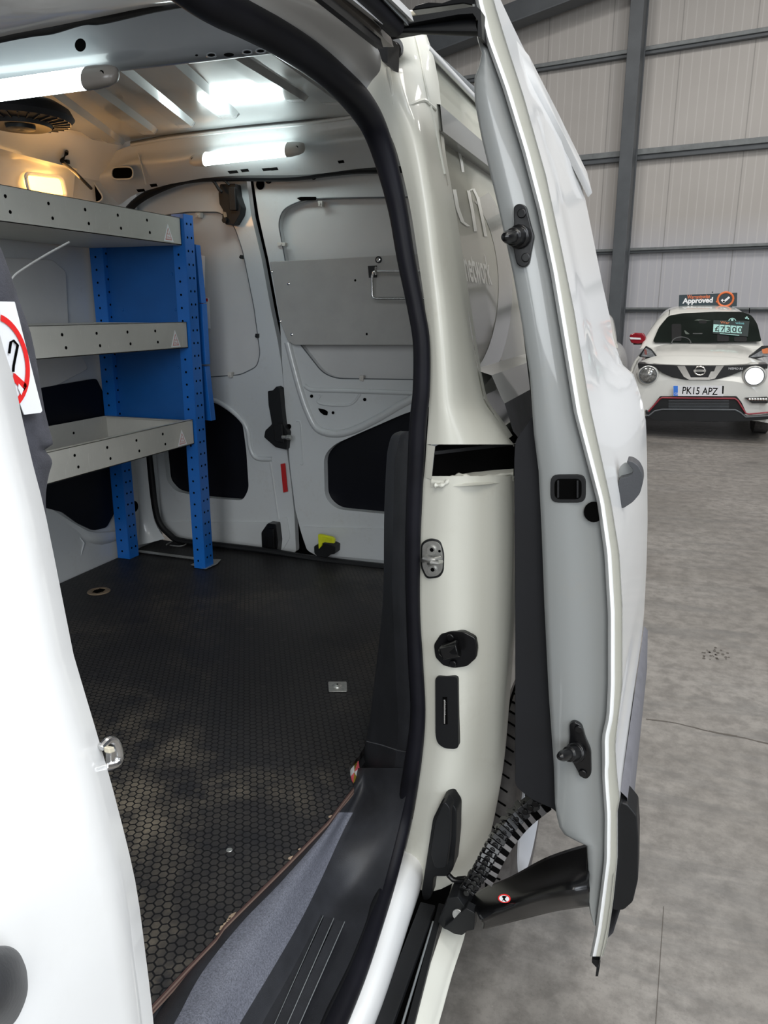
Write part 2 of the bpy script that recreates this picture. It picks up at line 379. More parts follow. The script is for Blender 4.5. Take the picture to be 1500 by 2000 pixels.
# track slot in the pillar
m = M()
m.poly([Y(850, 872, 1.29), Y(1004, 855, 1.375), Y(1004, 932, 1.4), Y(843, 936, 1.29)], (0, .25, 0))
m.mat(1).bar(Y(846, 884, 1.285), Y(1000, 866, 1.38), .01, .006); m.bar(Y(856, 915, 1.32), Y(1003, 905, 1.42), .02, .01)
m.build('track_slot', ['hole', 'black'], pillar)
m = M(); m.loft([[Y(842, 934, 1.268), Y(878, 932, 1.30), Y(930, 918, 1.36), Y(1003, 903, 1.42)], [Y(842, 940, 1.262), Y(878, 938, 1.264), Y(930, 930, 1.32), Y(1003, 926, 1.375)],
                 [Y(842, 952, 1.264), Y(878, 950, 1.262), Y(930, 948, 1.262), Y(1003, 940, 1.37)]], 3, 3)
sd = catmull([tuple(Y(a, b, y)) for a, b, y in ((848, 948, 1.255), (866, 947, 1.255), (880, 935, 1.265), (900, 928, 1.3), (925, 933, 1.31), (960, 930, 1.34), (1000, 925, 1.37))], 5)
m.tube(sd, [.0035+.0015*sin(i*1.9) for i in range(len(sd))], 8)
m.build('slot_ledge', 'pillar', pillar, angle=60)
# quarter panel skin
rows = []
for i in range(25):
    z = 1.93-(1.93-1.26)*i/24
    rows.append([Vector((qx(z)-(.0 if y < 1.385 else .012), y, z)) for y in (1.375, 1.383, 1.40, 1.7, 2.1, 2.66)])
m = M(); m.grid(rows); m.mat(1)
def ledge(z0, z1, o0, o1, y0=1.377):
    m.grid([[Vector((qx(z)+o, y, z)) for y in (y0, 1.9, 2.66)] for z, o in ((z0, -.012), (z0-.004, o0), (z1+.004, o1), (z1, -.012))])
ledge(1.84, 1.79, .006, .006)  # ledge in darker grey than the panel, its shadow put into the colour
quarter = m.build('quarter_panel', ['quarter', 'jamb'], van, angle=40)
m = M()
m.grid([[Vector((qx(z)+o, y, z)) for y in (1.392, 1.8, 2.66)] for z, o in ((1.395, -.012), (1.385, .02), (1.345, .03), (1.335, .03))])
m.mat(1).grid([[Vector((qx(z)+o, y, z)) for y in (1.392, 1.8, 2.66)] for z, o in ((1.335, .03), (1.285, .01), (1.275, .012))])
m.mat(2).grid([[Vector((qx(z)+o, y, z)) for y in (1.375, 1.8, 2.66)] for z, o in ((1.275, .012), (1.27, -.06), (1.21, -.06), (1.2, 0))])
m.mat(0).grid([[Vector((qx(z)+o, y, z)) for y in (1.375, 1.42, 1.5)] for z, o in ((1.2, 0), (.9, -.003), (.75, -.003))])
m.build('waist_moulding', ['white', 'clad', 'hole'], van)
# ghost lettering on the quarter panel
m = M()
ring = []
for k in range(15):
    a = radians(-62+k*9.2); ring.append((905+88*cos(a)+8, 560+205*sin(a)*1.02))
inn = [(x-27, 560+(y-560)*.9) for x, y in ring]
m.mat(1)
for k in range(14): m.poly([qp(*ring[k], .0006-.012), qp(*ring[k+1], .0006-.012), qp(*inn[k+1], .0006-.012), qp(*inn[k], .0006-.012)])
m.mat(0)
def stroke(pts, w):
    for (a, b), (c, d) in zip(pts, pts[1:]): m.poly([qp(a, b, -.0108), qp(a+w, b, -.0108), qp(c+w, d, -.0108), qp(c, d, -.0108)])
stroke([(912, 372), (920, 412), (926, 452)], 6); stroke([(930, 385), (939, 425), (946, 462)], 6)
stroke([(884, 370), (890, 405), (900, 433), (912, 442)], 7); stroke([(916, 372), (922, 368), (930, 385)], 5); stroke([(894, 295), (899, 315), (902, 336)], 5)
p0, p1 = qp(911, 548, -.0105), qp(963, 556, -.0105)
sl = Vector((qx(p0.z+.05)-qx(p0.z), 0, .05)).normalized()
m.text('network', .085, p0, (0, 1, 0), sl, sx=(p1.y-p0.y)/.31, bold=.0012)
m.build('ghost_lettering', ['ghost', 'ghostring'], quarter)
# gutter / roof edge
m = M(); m.tube([Vector((qx(1.93)+.0, y, 1.925)) for y in (1.38, 1.6, 2.0, 2.66)], .006, 8)
m.grid([[Vector((x, y, z)) for y in (1.38, 1.9, 2.66)] for x, z in ((qx(1.93), 1.93), (-.62, 2.09), (-.9, 2.13), (-1.3, 2.14), (-1.9, 2.1), (-2.0, 1.95))])
m.build('roof_skin', 'white', van, angle=60)

# ---- rail over the door, flange and weather seal ------------------------------
m = M()
top = [(-20, 330, 395, 640), (0, 405, 470, 619), (40, 470, 545, 655), (80, 540, 610, 700), (110, 600, 655, 728), (150, 660, 700, 752), (190, 700, 728, 760)]
# rows across the rail: at seal, mid fold, top edge
m.loft([[X(a, b, -.452) for a, b in ((250, -140), (420, -10), (560, 62), (640, 108), (688, 150), (712, 180))],
        [X(a, b, -.435) for a, b in ((330, -150), (480, -20), (600, 50), (670, 95), (708, 132), (726, 158))],
        [X(a, b, -.405) for a, b in ((430, -140), (560, -20), (650, 42), (705, 80), (732, 116), (742, 138))],
        [X(a, b, -.395) for a, b in ((500, -130), (617, 0), (660, 32), (700, 62), (735, 92), (744, 112), (750, 128))]], 3, 4)
rail = m.build('door_rail', 'white', van, angle=60)
def lbar(name, a0, b0, z, w, h, mt, a1=None, par=rail):
    pass
m = M()
def strip(u0, v0, u1, v1, w0, w1, x, k):
    """longitudinal strip of the upper door track, wide as seen"""
    a, b, c, d = X(u0, v0, x), X(u0+w0, v0, x+.012), X(u1+w1, v1, x+.012), X(u1, v1, x)
    e = (b-c)*.6; m.mat(k).poly([a+e, b+e, c, d], (-.004, 0, .012))
strip(612, -2, 735, 95, 14, 14, -.392, 0); strip(624, -2, 745, 92, 40, 24, -.40, 1); strip(660, -2, 740, 52, 14, 10, -.398, 2)
strip(673, -2, 738, 48, 14, 10, -.385, 3); strip(686, -2, 755, 48, 14, 8, -.392, 1); strip(740, -2, 792, 50, 8, 6, -.37, 5); strip(748, -2, 800, 42, 15, 8, -.365, 3)
m.mat(4).tube([X(640, -76, -.375), X(722, 2, -.375), X(772, 52, -.375)], .0125, 14)
track = m.build('upper_track', ['blackgloss', 'darkcap', 'column', 'white', 'rubber', 'galv'], van)
SEAL = [(250, -100, 34, 'X'), (330, -48, 35, 'X'), (405, 0, 36, 'X'), (470, 32, 34, 'X'), (530, 64, 32, 'X'), (600, 108, 30, 'X'), (655, 153, 28, 'X'), (702, 202, 28, 1.145), (731, 250, 25, 1.205), (755, 320, 22, 1.232), (777, 410, 19, 0), (793, 505, 18, 0), (812, 600, 17, 0), (823, 669, 17, 0),
        (823, 760, 17, 0), (816, 833, 17, 0), (810, 956, 16, 0), (806, 1079, 15, 0), (807, 1200, 14, 0), (812, 1300, 15, 0), (816, 1400, 15, 0), (805, 1500, 17, 0), (787, 1600, 17, 0),
        (757, 1720, 17, 'Z'), (732, 1800, 18, 'Z'), (696, 1900, 21, 'Z'), (652, 2000, 25, 'Z'), (600, 2110, 28, 'Z'), (330, 2600, 45, 'Z')]
pts = []
ymax = 1.25
for u, v, r, k in SEAL:
    p = X(u, v, -.455) if k == 'X' else (Z(u, v, .455) if k == 'Z' else Y(u, v, k or 1.245))
    pts.append((p.x, p.y, p.z, r*depth(p)/F))
pts = [q if not (SEAL[i][3] == 'X' and q[1] > 1.2) else q for i, q in enumerate(pts)]
sp = catmull(pts, 6)
m = M().tube([p[:3] for p in sp], [p[3] for p in sp], 18)
m.mat(1).tube([(p[0]-.004, p[1]+.012, p[2]) for p in sp], [p[3]*.93 for p in sp], 10)
m.build('door_seal', ['rubber', 'black'], van, angle=60)

# ---- inner trim of the pillar, step well and sill ----------------------------
TR = [(842, 782, 790, 799), (850, 766, 782, 800), (875, 758, 776, 802), (900, 755, 771, 802), (960, 752, 769, 800), (1020, 750, 768, 796), (1140, 749, 766, 794), (1220, 744, 769, 798), (1340, 730, 774, 806), (1420, 720, 778, 810), (1500, 704, 770, 804)]
m = M(); m.loft([[Y(a+6, v+4, 1.5), Y(a, v, 1.42), Y((a+b)/2, v, 1.35), Y(b, v, 1.27)] for v, a, b, c in TR], 3, 3)
m.mat(1); m.loft([[Y(b, v, 1.27), Y((b+c)/2, v, 1.25), Y(c+3, v, 1.24)] for v, a, b, c in TR], 3, 3)
m.mat(0).tube([Y(a, v, 1.245) for a, v in ((716, 1448), (745, 1455), (778, 1466), (803, 1470))], .0012, 6)
m.build('pillar_trim', ['trim', 'trim'], van, angle=60)
# step well: rows across from the plywood edge to the seal
ST = [(1500, 698, 704, 712, 722, 770, 804, 0), (1545, 672, 684, 694, 712, 766, 795, 0), (1620, 606, 634, 650, 672, 748, 778, 0), (1720, 516, 545, 580, 626, 690, 752, 1), (1800, 432, 464, 522, 586, 650, 728, 1), (1900, 352, 384, 448, 528, 600, 686, 1), (2000, 285, 328, 395, 468, 545, 636, 1), (2120, 190, 250, 320, 398, 480, 580, 1)]
def srow(r):
    v = r[0]; k = r[7]
    za = (.525, .545, .54, .495, .455, .47)
    if v <= 1500: return [Y(a, v, y) for a, y in zip(r[1:7], (1.36, 1.34, 1.32, 1.3, 1.26, 1.24))]
    if v <= 1545: return [Z(r[1], v, .53), Z(r[2], v, .535), Z(r[3], v, .535), Z(r[4], v, .53), Y(r[5], v, 1.255), Y(r[6], v, 1.235)]
    if v <= 1620: return [Z(r[1], v, .525), Z(r[2], v, .54), Z(r[3], v, .535), Z(r[4], v, .50), Y(r[5], v, 1.21), Y(r[6], v, 1.21)]
    return [Z(a, v, z) for a, z in zip(r[1:7], za)]
R_ = [srow(r) for r in ST]; R_.append([p+(p-q)*4 for p, q in zip(R_[-1], R_[-2])])
R2 = [catmull([tuple(p) for p in r], 5) for r in R_]
cols = [catmull([r[k] for r in R2], 5) for k in range(len(R2[0]))]
G = [[Vector(c[i]) for c in cols] for i in range(len(cols[0]))]
m = M(); n = len(G[0])
vs = [p for r in G for p in r]; fs = []; mi = []
for i in range(len(G)-1):
    for k in range(n-1):
        fs.append((i*n+k, i*n+k+1, (i+1)*n+k+1, (i+1)*n+k)); mi.append(1 if (6 <= k < 15 and i >= 8) else 0)
m.add(vs, fs); m.mi = mi
step = m.build('step_trim', ['trim', 'trimlight'], van, angle=60)
m = M()
for a, b, c in ((1788, 622, 523), (1793, 643, 548), (1800, 664, 572)):
    p, q = Z(b, a, .468), Z(c-2, 2010, .466); e = (q-p)*.4
    m.mat(0).bar(p, q+e, .018, .004); m.mat(1).bar(p+Vector((.009, 0, .003)), q+e+Vector((.009, 0, .003)), .0016, .0016)
m.build('step_groove', ['trim', 'galv'], step, bevel=.0015)
# painted sill, lower track, outer sill
SI = [(2130, 555, 610, 668, 735), (2000, 668, 700, 729, 798), (1900, 708, 740, 765, 822), (1800, 742, 772, 797, 842), (1720, 772, 795, 822, 858), (1650, 786, 806, 828, 862), (1600, 795, 812, 835, 868)]
def sz(v, zt, yt): return (lambda u: Z(u, v, zt)) if v >= 1720 else (lambda u: Y(u, v, 1.29))
def fwd(rs, k=4): return [[p+(p-q)*k for p, q in zip(rs[0], rs[1])]]+rs
m = M(); m.loft(fwd([[sz(v, .445, 1.255)(a), sz(v, .44, 1.24)(b), sz(v, .40, 1.22)(c), sz(v, .36, 1.225)(c+4)] for v, a, b, c, d in SI]), 3, 4)
m.build('inner_sill', 'white', van, angle=60)
m = M()
m.grid(fwd([[Z(a, v, .36), Z(b, v, .36)] for v, a, b in ((2130, 670, 760), (2000, 729, 806), (1900, 768, 836), (1800, 800, 862), (1720, 824, 885))]))
m.mat(1)
for (a0, a1, w, z) in ((733, 822, .030, .374), (786, 848, .012, .368)):
    p, q = Z(a0+14, 2010, z), Z(a1+14, 1770, z); m.bar(p+(p-q)*2.6, q, w, .014)
m.mat(2)
p, q = Z(783, 2010, .372), Z(846, 1800, .372); m.bar(p+(p-q)*2.6, q, .004, .006)
m.build('lower_track', ['hole', 'black', 'galv'], van, bevel=.002)
m = M()
OS = [(2130, 762, 772, 795, 808), (2000, 804, 812, 836, 850), (1900, 835, 843, 866, 878), (1830, 858, 866, 890, 901), (1760, 880, 888, 905, 918), (1690, 900, 908, 930, 940)]
m.loft(fwd([[Z(a, v, .355), Z(b, v, .352), Z(c, v, .335), Z(d, v, .318), Z(d, v, .318)+Vector((.003, 0, -.012)), Z(d, v, .318)+Vector((-.03, 0, -.07))] for v, a, b, c, d in OS]), 3, 3)
m.build('outer_sill', 'pillar', van, angle=60)

# ---- fittings on the pillar ---------------------------------------------------
K5 = lambda pts: [(700+x/2.5, 800+y/2.5) for x, y in pts]
K6 = lambda pts: [(750+x/2.5, 1400+y/2.5) for x, y in pts]
def onp(pts, y): return [Y(a, b, y) for a, b in pts]
striker = M().poly(onp(rp(K5([(305, 650), (350, 630), (400, 640), (420, 700), (418, 790), (395, 822), (330, 828), (302, 770)]), 8), 1.258), (0, .01, 0)).build('striker_gasket', 'black', pillar, bevel=.002)
m = M().poly(onp(rp(K5([(312, 658), (350, 640), (395, 650), (411, 705), (409, 785), (388, 812), (335, 818), (311, 765)]), 8), 1.2545), (0, .006, 0))
for cx, cy in ((358, 685), (362, 782)):
    m.cyl(Y(*K5([(cx, cy)])[0], 1.2555), (0, -1, 0), .0085, .005, 20); m.mat(1).cyl(Y(*K5([(cx, cy)])[0], 1.2505), (0, -1, 0), .004, .0005, 6); m.mat(0)
m.mat(1).cyl(Y(*K5([(396, 691)])[0], 1.2545), (0, -1, 0), .0025, .0005, 10); m.mat(0)
m.tube([Y(*K5([q])[0], y) for q, y in (((318, 735), 1.254), ((325, 728), 1.24), ((350, 735), 1.236), ((368, 738), 1.236), ((398, 728), 1.25))], .0055, 10)
m.tube([Y(*K5([q])[0], y) for q, y in (((345, 752), 1.245), ((358, 748), 1.228), ((385, 745), 1.228), ((404, 742), 1.25))], .004, 10)
m.build('door_striker', ['zinc', 'hole'], pillar, bevel=.001)
m = M().poly(onp(rp(K5([(400, 1098), (450, 1084), (515, 1086), (570, 1115), (580, 1165), (575, 1215), (530, 1255), (465, 1264), (412, 1250), (375, 1210), (367, 1150)]), 5), 1.256), (0, .012, 0))
for cx, cy in ((450, 1112), (462, 1240)): m.cyl(Y(*K5([(cx, cy)])[0], 1.254), (0, -1, 0), .007, .004, 16)
a, b = Y(*K5([(490, 1165)])[0], 1.24), Y(*K5([(395, 1185)])[0], 1.236)
m.bar(a, b+(a-b)*.15, .026, .022); m.tube([a+(b-a)*t for t in (0, .5, .9, 1.0)], [.016, .0125, .010, .005], 14)
m.build('locating_socket', ['blackgloss'], pillar, bevel=.002)
m = M().poly(onp(rp(K5([(375, 1305), (484, 1305), (488, 1650), (470, 1658), (420, 1655), (385, 1630), (376, 1590)]), 8), 1.254), (0, .014, 0))
m.mat(1).poly(onp(K5([(411, 1403), (433, 1403), (436, 1537), (414, 1537)]), 1.2532))
m.mat(2).tube([Y(*K5([(420, y)])[0], 1.252) for y in (1415, 1470, 1532)], .0022, 8)
for k in range(9): m.mat(2).bar(Y(*K5([(417, 1425+k*8)])[0], 1.2515), Y(*K5([(427, 1425+k*8)])[0], 1.2515), .0006, .0008)
m.build('contact_plate', ['black', 'hole', 'steel'], pillar, bevel=.002)
out = K6([(290, 397), (318, 400), (355, 458), (352, 600), (338, 745), (312, 780), (243, 780), (228, 890), (192, 903), (182, 860), (214, 655), (238, 500)])
m = M().poly(onp(rp(out, 6), 1.235), (0, .04, 0))
m.poly(onp(rp(K6([(292, 410), (325, 450), (322, 600), (305, 740), (250, 745), (225, 660), (248, 510)]), 8), 1.215), (0, .03, 0))
m.build('lower_pillar_cover', 'black', van, bevel=.006)
m = M().cyl(Y(767, 98, 1.262), (.3, -1, 0), .017, .008, 20); m.lathe(Y(767, 98, 1.254), (.3, -1, 0), [(0, .006), (.008, .006), (.011, .002), (.013, 0)], 20)
m.build('rubber_buffer', 'blackgloss', pillar)

# ---- cable chain and hinge arms ----------------------------------------------
ch = catmull([tuple(Y(a, b, y)) for a, b, y in ((915, 1732, 1.19), (938, 1700, 1.2), (958, 1660, 1.22), (985, 1618, 1.25), (1015, 1585, 1.28), (1060, 1550, 1.3))], 5)
m = M()
for i, (a, b) in enumerate(zip(ch, ch[1:])):
    a, b = Vector(a), Vector(b); m.bar(a, b, .020 if i % 2 else .026, .030 if i % 2 else .036, (0, -1, 0)); mid = (a+b)/2
    m.cyl(mid+Vector((0, -.018, 0)), (0, -1, 0), .006, .004, 10); m.bar(mid+Vector((-.016, -.01, .0)), mid+Vector((.016, -.01, 0)), .006, .006)
m.tube([Y(a, b, 1.2) for a, b in ((875, 1708), (885, 1718), (900, 1721), (916, 1720))], .005, 10)
m.mat(1)
for i in range(4, len(ch)-2):
    a, b = Vector(ch[i]), Vector(ch[i+1]); o = Vector((.016, 0, -.012)); m.mat(1+i % 2).bar(a+o, a+o+(b-a)*.95, .024, .012, (0, -1, 0))
m.build('cable_chain', ['blackgloss', mat('worn_chain_grey', (.10, .095, .095), .5), 'hole'], van, bevel=.001)
A = lambda x, y, d: Y(750+x/2.5, 1400+y/2.5, d)
m = M()
arm = [[A(420, 905, 1.20), A(440, 930, 1.17), A(470, 985, 1.13), A(485, 1000, 1.14), A(480, 1030, 1.16)],
       [A(480, 848, 1.24), A(500, 880, 1.19), A(560, 935, 1.13), A(565, 965, 1.13), A(545, 1014, 1.16)],
       [A(620, 788, 1.27), A(640, 830, 1.21), A(680, 890, 1.13), A(680, 925, 1.13), A(680, 980, 1.16)],
       [A(780, 700, 1.29), A(800, 780, 1.22), A(800, 850, 1.14), A(800, 895, 1.14), A(820, 945, 1.17)],
       [A(900, 655, 1.29), A(910, 740, 1.22), A(910, 830, 1.14), A(910, 880, 1.14), A(920, 928, 1.17)],
       [A(1005, 625, 1.29), A(1005, 720, 1.22), A(1000, 820, 1.16), A(1000, 870, 1.16), A(1000, 918, 1.18)]]
m.loft(arm, 4, 4)
lowarm = m.build('lower_hinge_arm', 'blackgloss', van, angle=60, solid=.006)
m = M().poly([A(x, y, 1.16) for x, y in rp([(312, 885), (360, 880), (395, 930), (410, 985), (405, 1050), (380, 1068), (290, 1035), (262, 1000), (300, 930)], 8)], (0, .06, 0))
m.poly([A(x, y, 1.15) for x, y in rp([(290, 1030), (340, 1060), (380, 1068), (405, 1048), (440, 1040), (445, 960), (400, 935), (330, 1000)], 6)], (0, .02, 0))
m.mat(1).cyl(A(362, 962, 1.159), (0, -1, .3), .010, .005, 20)
m.mat(0).cyl(A(330, 985, 1.2), (0, 0, 1), .02, .02, 16)
m.build('roller_bracket', ['black', 'zinc'], lowarm, bevel=.002)
m = M(); c0 = (587, 888)
m.poly([A(x, y, 1.128) for x, y in ell(c0[0], c0[1], 31, 21, 24, .15)], (0, .001, 0)); m.mat(1).poly([A(x, y, 1.1275) for x, y in ell(c0[0], c0[1], 25, 16, 24, .15)])
m.mat(2).poly([A(x, y, 1.127) for x, y in ((575, 878), (583, 874), (600, 876), (594, 884), (590, 890), (600, 903), (592, 902), (584, 894), (576, 902), (582, 888))])
m.build('warning_sticker', ['redsign', 'paper', 'hole'], lowarm)
# upper arm
T = lambda x, y, d: Y(500+x/3, y/3, d)
m = M()
m.poly([T(x, y, 1.16) for x, y in ((600, 165), (720, 125), (1290, 36), (1318, 60), (1325, 225), (1300, 215), (1300, 120), (1270, 78), (1180, 85), (720, 170), (640, 190))], (0, .05, 0))
m.loft([[T(700, 160, 1.19), T(900, 125, 1.19), T(1290, 80, 1.19)], [T(700, 178, 1.18), T(900, 165, 1.17), T(1290, 160, 1.16)], [T(720, 195, 1.19), T(900, 200, 1.18), T(1315, 215, 1.17)], [T(720, 180, 1.21), T(900, 185, 1.21), T(1315, 195, 1.2)]], 3, 3)
m.poly([T(x, y, 1.17) for x, y in ((595, 160), (700, 170), (775, 210), (770, 370), (740, 360), (715, 300), (695, 250), (640, 205))], (0, .05, 0))
uparm = m.build('upper_hinge_arm', ['black'], van, angle=50)
m = M().poly([T(x, y, 1.22) for x, y in ((870, 70), (940, 58), (1215, 5), (1222, 40), (870, 102))], (0, .06, 0))
m.mat(1).poly([T(x, y, 1.2) for x, y in ((910, 60), (935, 30), (1010, 10), (1090, 15), (1215, -30), (1290, -30), (1290, 36), (1215, 20))], (0, .05, 0))
m.build('roof_packing_strip', ['beige', 'blackgloss'], uparm, bevel=.002)

# ================================================================== SLIDING DOOR
DI = [(8, 922), (76, 932), (110, 943), (150, 927), (191, 926), (263, 939), (404, 973), (540, 1003), (637, 1020), (735, 1035), (850, 1043), (920, 1052), (1040, 1058), (1200, 1064), (1360, 1072), (1500, 1082), (1572, 1084), (1612, 1090), (1632, 1104), (1652, 1146), (1700, 1149), (1760, 1149), (1790, 1154), (1815, 1162)]
DH = [(-60, 914), (8, 930), (76, 947), (170, 981), (297, 1020), (408, 1049), (531, 1075), (680, 1100), (807, 1121), (880, 1140), (980, 1166), (1080, 1180), (1200, 1187), (1340, 1187), (1400, 1184), (1440, 1175), (1520, 1176), (1592, 1181), (1680, 1180), (1760, 1170), (1820, 1162), (1878, 1150)]
DE = [(-60, 950), (0, 964), (85, 990), (191, 1024), (340, 1066), (480, 1096), (608, 1122), (786, 1151), (880, 1172), (980, 1194), (1080, 1210), (1180, 1216), (1340, 1216), (1452, 1202), (1520, 1206), (1566, 1212), (1580, 1206), (1680, 1206), (1760, 1198), (1840, 1186), (1882, 1174)]
d_i = lambda v: interp(DI, v)[0]
d_h = lambda v: interp(DH, v)[0]
d_e = lambda v: interp(DE, v)[0]
YF = 1.185
front = sorted([(Y(u, v, YF).z, Y(u, v, YF).x) for v, u in DE])
SIL = [(314, 1134), (382, 1151), (467, 1168), (552, 1185), (632, 1203), (709, 1211)]
SIL2 = [(718, 1226), (731, 1238), (759, 1247), (784, 1255), (825, 1262), (894, 1264), (1017, 1265), (1100, 1263), (1200, 1258), (1268, 1251)]
rear = sorted([(Y(u, v, 1.95).z, Y(u, v, 1.95).x) for v, u in SIL+SIL2])
rear = [(.30, rear[0][1]+.004)]+rear+[(rear[-1][0]+.15, rear[-1][1]-.055)]
zf = max(z for z, x in front)
def dskin(z, y):
    a = interp(front, z)[0]; b = interp(rear, z)[0]; s = min(1, max(0, (y-YF)/(1.95-YF))); s = s*s*(3-2*s) if y < 1.95 else 1
    return a*(1-s)+b*s
m = M()
vs_ = list(range(8, 1812, 24))+[1630, 1652]; vs_ = sorted(set(vs_))
rows = []
for v in vs_:
    a, b = d_i(v), d_h(v)+2; w = b-a
    rows.append([Y(a, v, 1.235), Y(a, v, 1.196), Y(a+w*.08, v, 1.192), Y(a+w*.45, v, 1.192), Y(a+w*.85, v, 1.20), Y(b, v, 1.205)])
m.grid(rows)
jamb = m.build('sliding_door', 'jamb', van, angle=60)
m = M(); hv = list(range(-50, 1880, 14))
rows = []
for v in hv:
    a, b = d_h(v), d_e(v)
    w = 13 if v < 1500 else 11
    rows.append([Y(a, v, 1.21), Y(a, v, 1.188), Y(a+w*.5, v, 1.181), Y(a+w, v, 1.187), Y(a+w+1.5, v, 1.192)])
m.grid(rows)
m.mat(1).grid([[Y(d_h(v)+(13 if v < 1500 else 11)+1, v, 1.192), Y(d_e(v)-1.5, v, 1.191)] for v in hv])
m.mat(0).grid([[Y(d_e(v)-1.5, v, 1.191), Y(d_e(v), v, YF)] for v in hv])
m.build('door_hem', ['white', 'seam'], jamb, angle=60)
# outer skin
ys = [YF, 1.2, 1.25, 1.32, 1.36, 1.40, 1.5, 1.6, 1.7, 1.8, 1.9, 1.945, 1.95]
def sk(z, y):
    x = dskin(z, y); 
    r = min(1, max(0, (y-1.33)/.05)); q = min(1, max(0, (z-1.40)/.03))*min(1, max(0, (1.80-z)/.03))
    return x-.010*r*q
zr_ = Y(1134, 314, 1.95).z
def ztop(y): return zf-(zf-zr_)*min(1, (y-YF)/(1.95-YF))
m = M(); ts = [i/60 for i in range(61)]
zz_ = lambda t, y: ztop(y)-(ztop(y)-.52)*t
zs = [zz_(t, 1.95) for t in ts]
rows = [[Vector((sk(zz_(t, y), y)-(.012 if y == 1.95 else 0), y, zz_(t, y))) for y in ys] for t in ts]
m.grid(rows)
# drip ridge along the top edge
def ridge(z0, h, o, y0):
    rr = [[Vector((dskin(z+ztop(y)-zf, y)+(oo if y > y0 else -.006), y, z+ztop(y)-zf)) for y in (y0, y0+.08, 1.6, 1.93, 1.95)] for z, oo in ((z0, -.004), (z0-.006, o), (z0-h+.01, o), (z0-h, -.004))]
    m.grid(rr)
ridge(zf-.02, .06, .008, 1.30)
m.mat(1).grid([[Vector((dskin(z, 1.95)-.012, 1.95, z)), Vector((dskin(z, 1.95)-.09, 1.95, z))] for z in zs])
m.build('outer_skin', ['white', 'jamb'], jamb, angle=60)
# lower skin under the moulding + cladding
m = M(); m.grid([[Vector((dskin(z, y)-.004, y, z)) for y in ys] for z in (.56, .5, .45, .40, .36)]); m.build('lower_skin', 'white', jamb)
m = M()
CZ = [(.715, .0), (.705, .010), (.60, .017), (.50, .016), (.43, .008), (.405, -.004)]
def cx(z, o, y): return Vector((interp(front, z)[0]*(1-(y-1.2)/.75)+(-.006)*(y-1.2)/.75+o, y, z))
ctop = lambda y: .70+.02*(y-1.2)
m.grid([[cx(z, o, y) for y in (1.2, 1.22, 1.4, 1.6, 1.9, 1.95)] for z, o in CZ])
m.build('door_cladding', 'clad', jamb, angle=50)
m = M().poly([Y(x, y, 1.19) for x, y in rp([(1207, 1580), (1213, 1567), (1226, 1572), (1244, 1594), (1247, 1640), (1246, 1720), (1236, 1762), (1218, 1778), (1197, 1778), (1205, 1680)], 5)], (0, .06, 0))
m.build('cladding_end_cap', 'black', jamb, bevel=.004)
m = M().poly([Y(x, y, 1.195) for x, y in ((1156, 1874), (1170, 1876), (1172, 1885), (1168, 1907), (1163, 1907), (1165, 1890), (1156, 1880))], (0, .01, 0)); m.build('drain_flap', 'black', jamb)
# felt-black inner board on the door
m = M().poly([Y(x, y, 1.225) for x, y in rp([(1004, 900), (1006, 862), (1040, 812), (1090, 800), (1110, 1500), (1110, 1632), (1084, 1582), (1035, 1560), (1006, 1535), (1006, 1200)], 10)], (0, .018, 0))
bb = m.build('inner_board', 'feltblack', jamb, bevel=.003)
m = M(); m.grid([[Y(x, y, 1.235), Y(x, y, 1.235)+Vector((.03, .7, 0))] for x, y in ((946, 190), (1000, 470), (1040, 800), (1060, 1100), (1088, 1500), (1095, 1600))])
m.build('inner_skin', 'jamb', jamb)
# holes of the jamb face
m = M(); m.poly([Y(x, y, 1.1895) for x, y in rp([(1075, 927), (1144, 927), (1144, 982), (1075, 982)], 16)], (0, .004, 0))
m.mat(1).poly([Y(x, y, 1.1885) for x, y in rp([(1083, 935), (1136, 935), (1136, 975), (1083, 975)], 12)])
m.mat(0)
for x in (1090, 1128): m.bar(Y(x, 938, 1.187), Y(x, 972, 1.187), .006, .003)
m.build('latch_opening', ['black', 'hole'], jamb, bevel=.001)
m = M().poly([Y(x, y, 1.1905) for x, y in ell(1160, 1000, 20, 20)], (0, .001, 0)); m.build('blanking_plug', 'hole', jamb)
for (c, ang, pv) in (((1019, 461), -8, (985, 463)), ((1130, 1468), 16, (1092, 1478))):
    a = radians(ang); 
    base = [(-16, -58), (-6, -64), (8, -60), (18, -20), (24, 0), (22, 10), (14, 55), (4, 62), (-10, 56), (-19, 12), (-20, -2), (-15, -20)]
    if ang > 0: base = [(-18, -54), (-8, -58), (6, -50), (14, -22), (24, 0), (25, 45), (16, 55), (4, 50), (-12, 20), (-22, 0), (-17, -25)]
    m = M().poly([Y(c[0]+x, c[1]+y, 1.182) for x, y in rp(base, 7)], (0, .01, 0))
    for q in ((0, -44), (8, 42)): m.cyl(Y(c[0]+q[0], c[1]+q[1], 1.181), (0, -1, 0), .0065, .003, 16)
    s = Y(c[0]-4, c[1]+1, 1.18); e = Y(pv[0], pv[1], 1.12)
    m.tube([s+(e-s)*t for t in (0, .12, .14, .45, .5, .8, .95, 1)], [.017, .017, .013, .013, .009, .009, .006, .0015], 16)
    m.build('locating_pin', 'blackgloss', jamb, bevel=.0015)
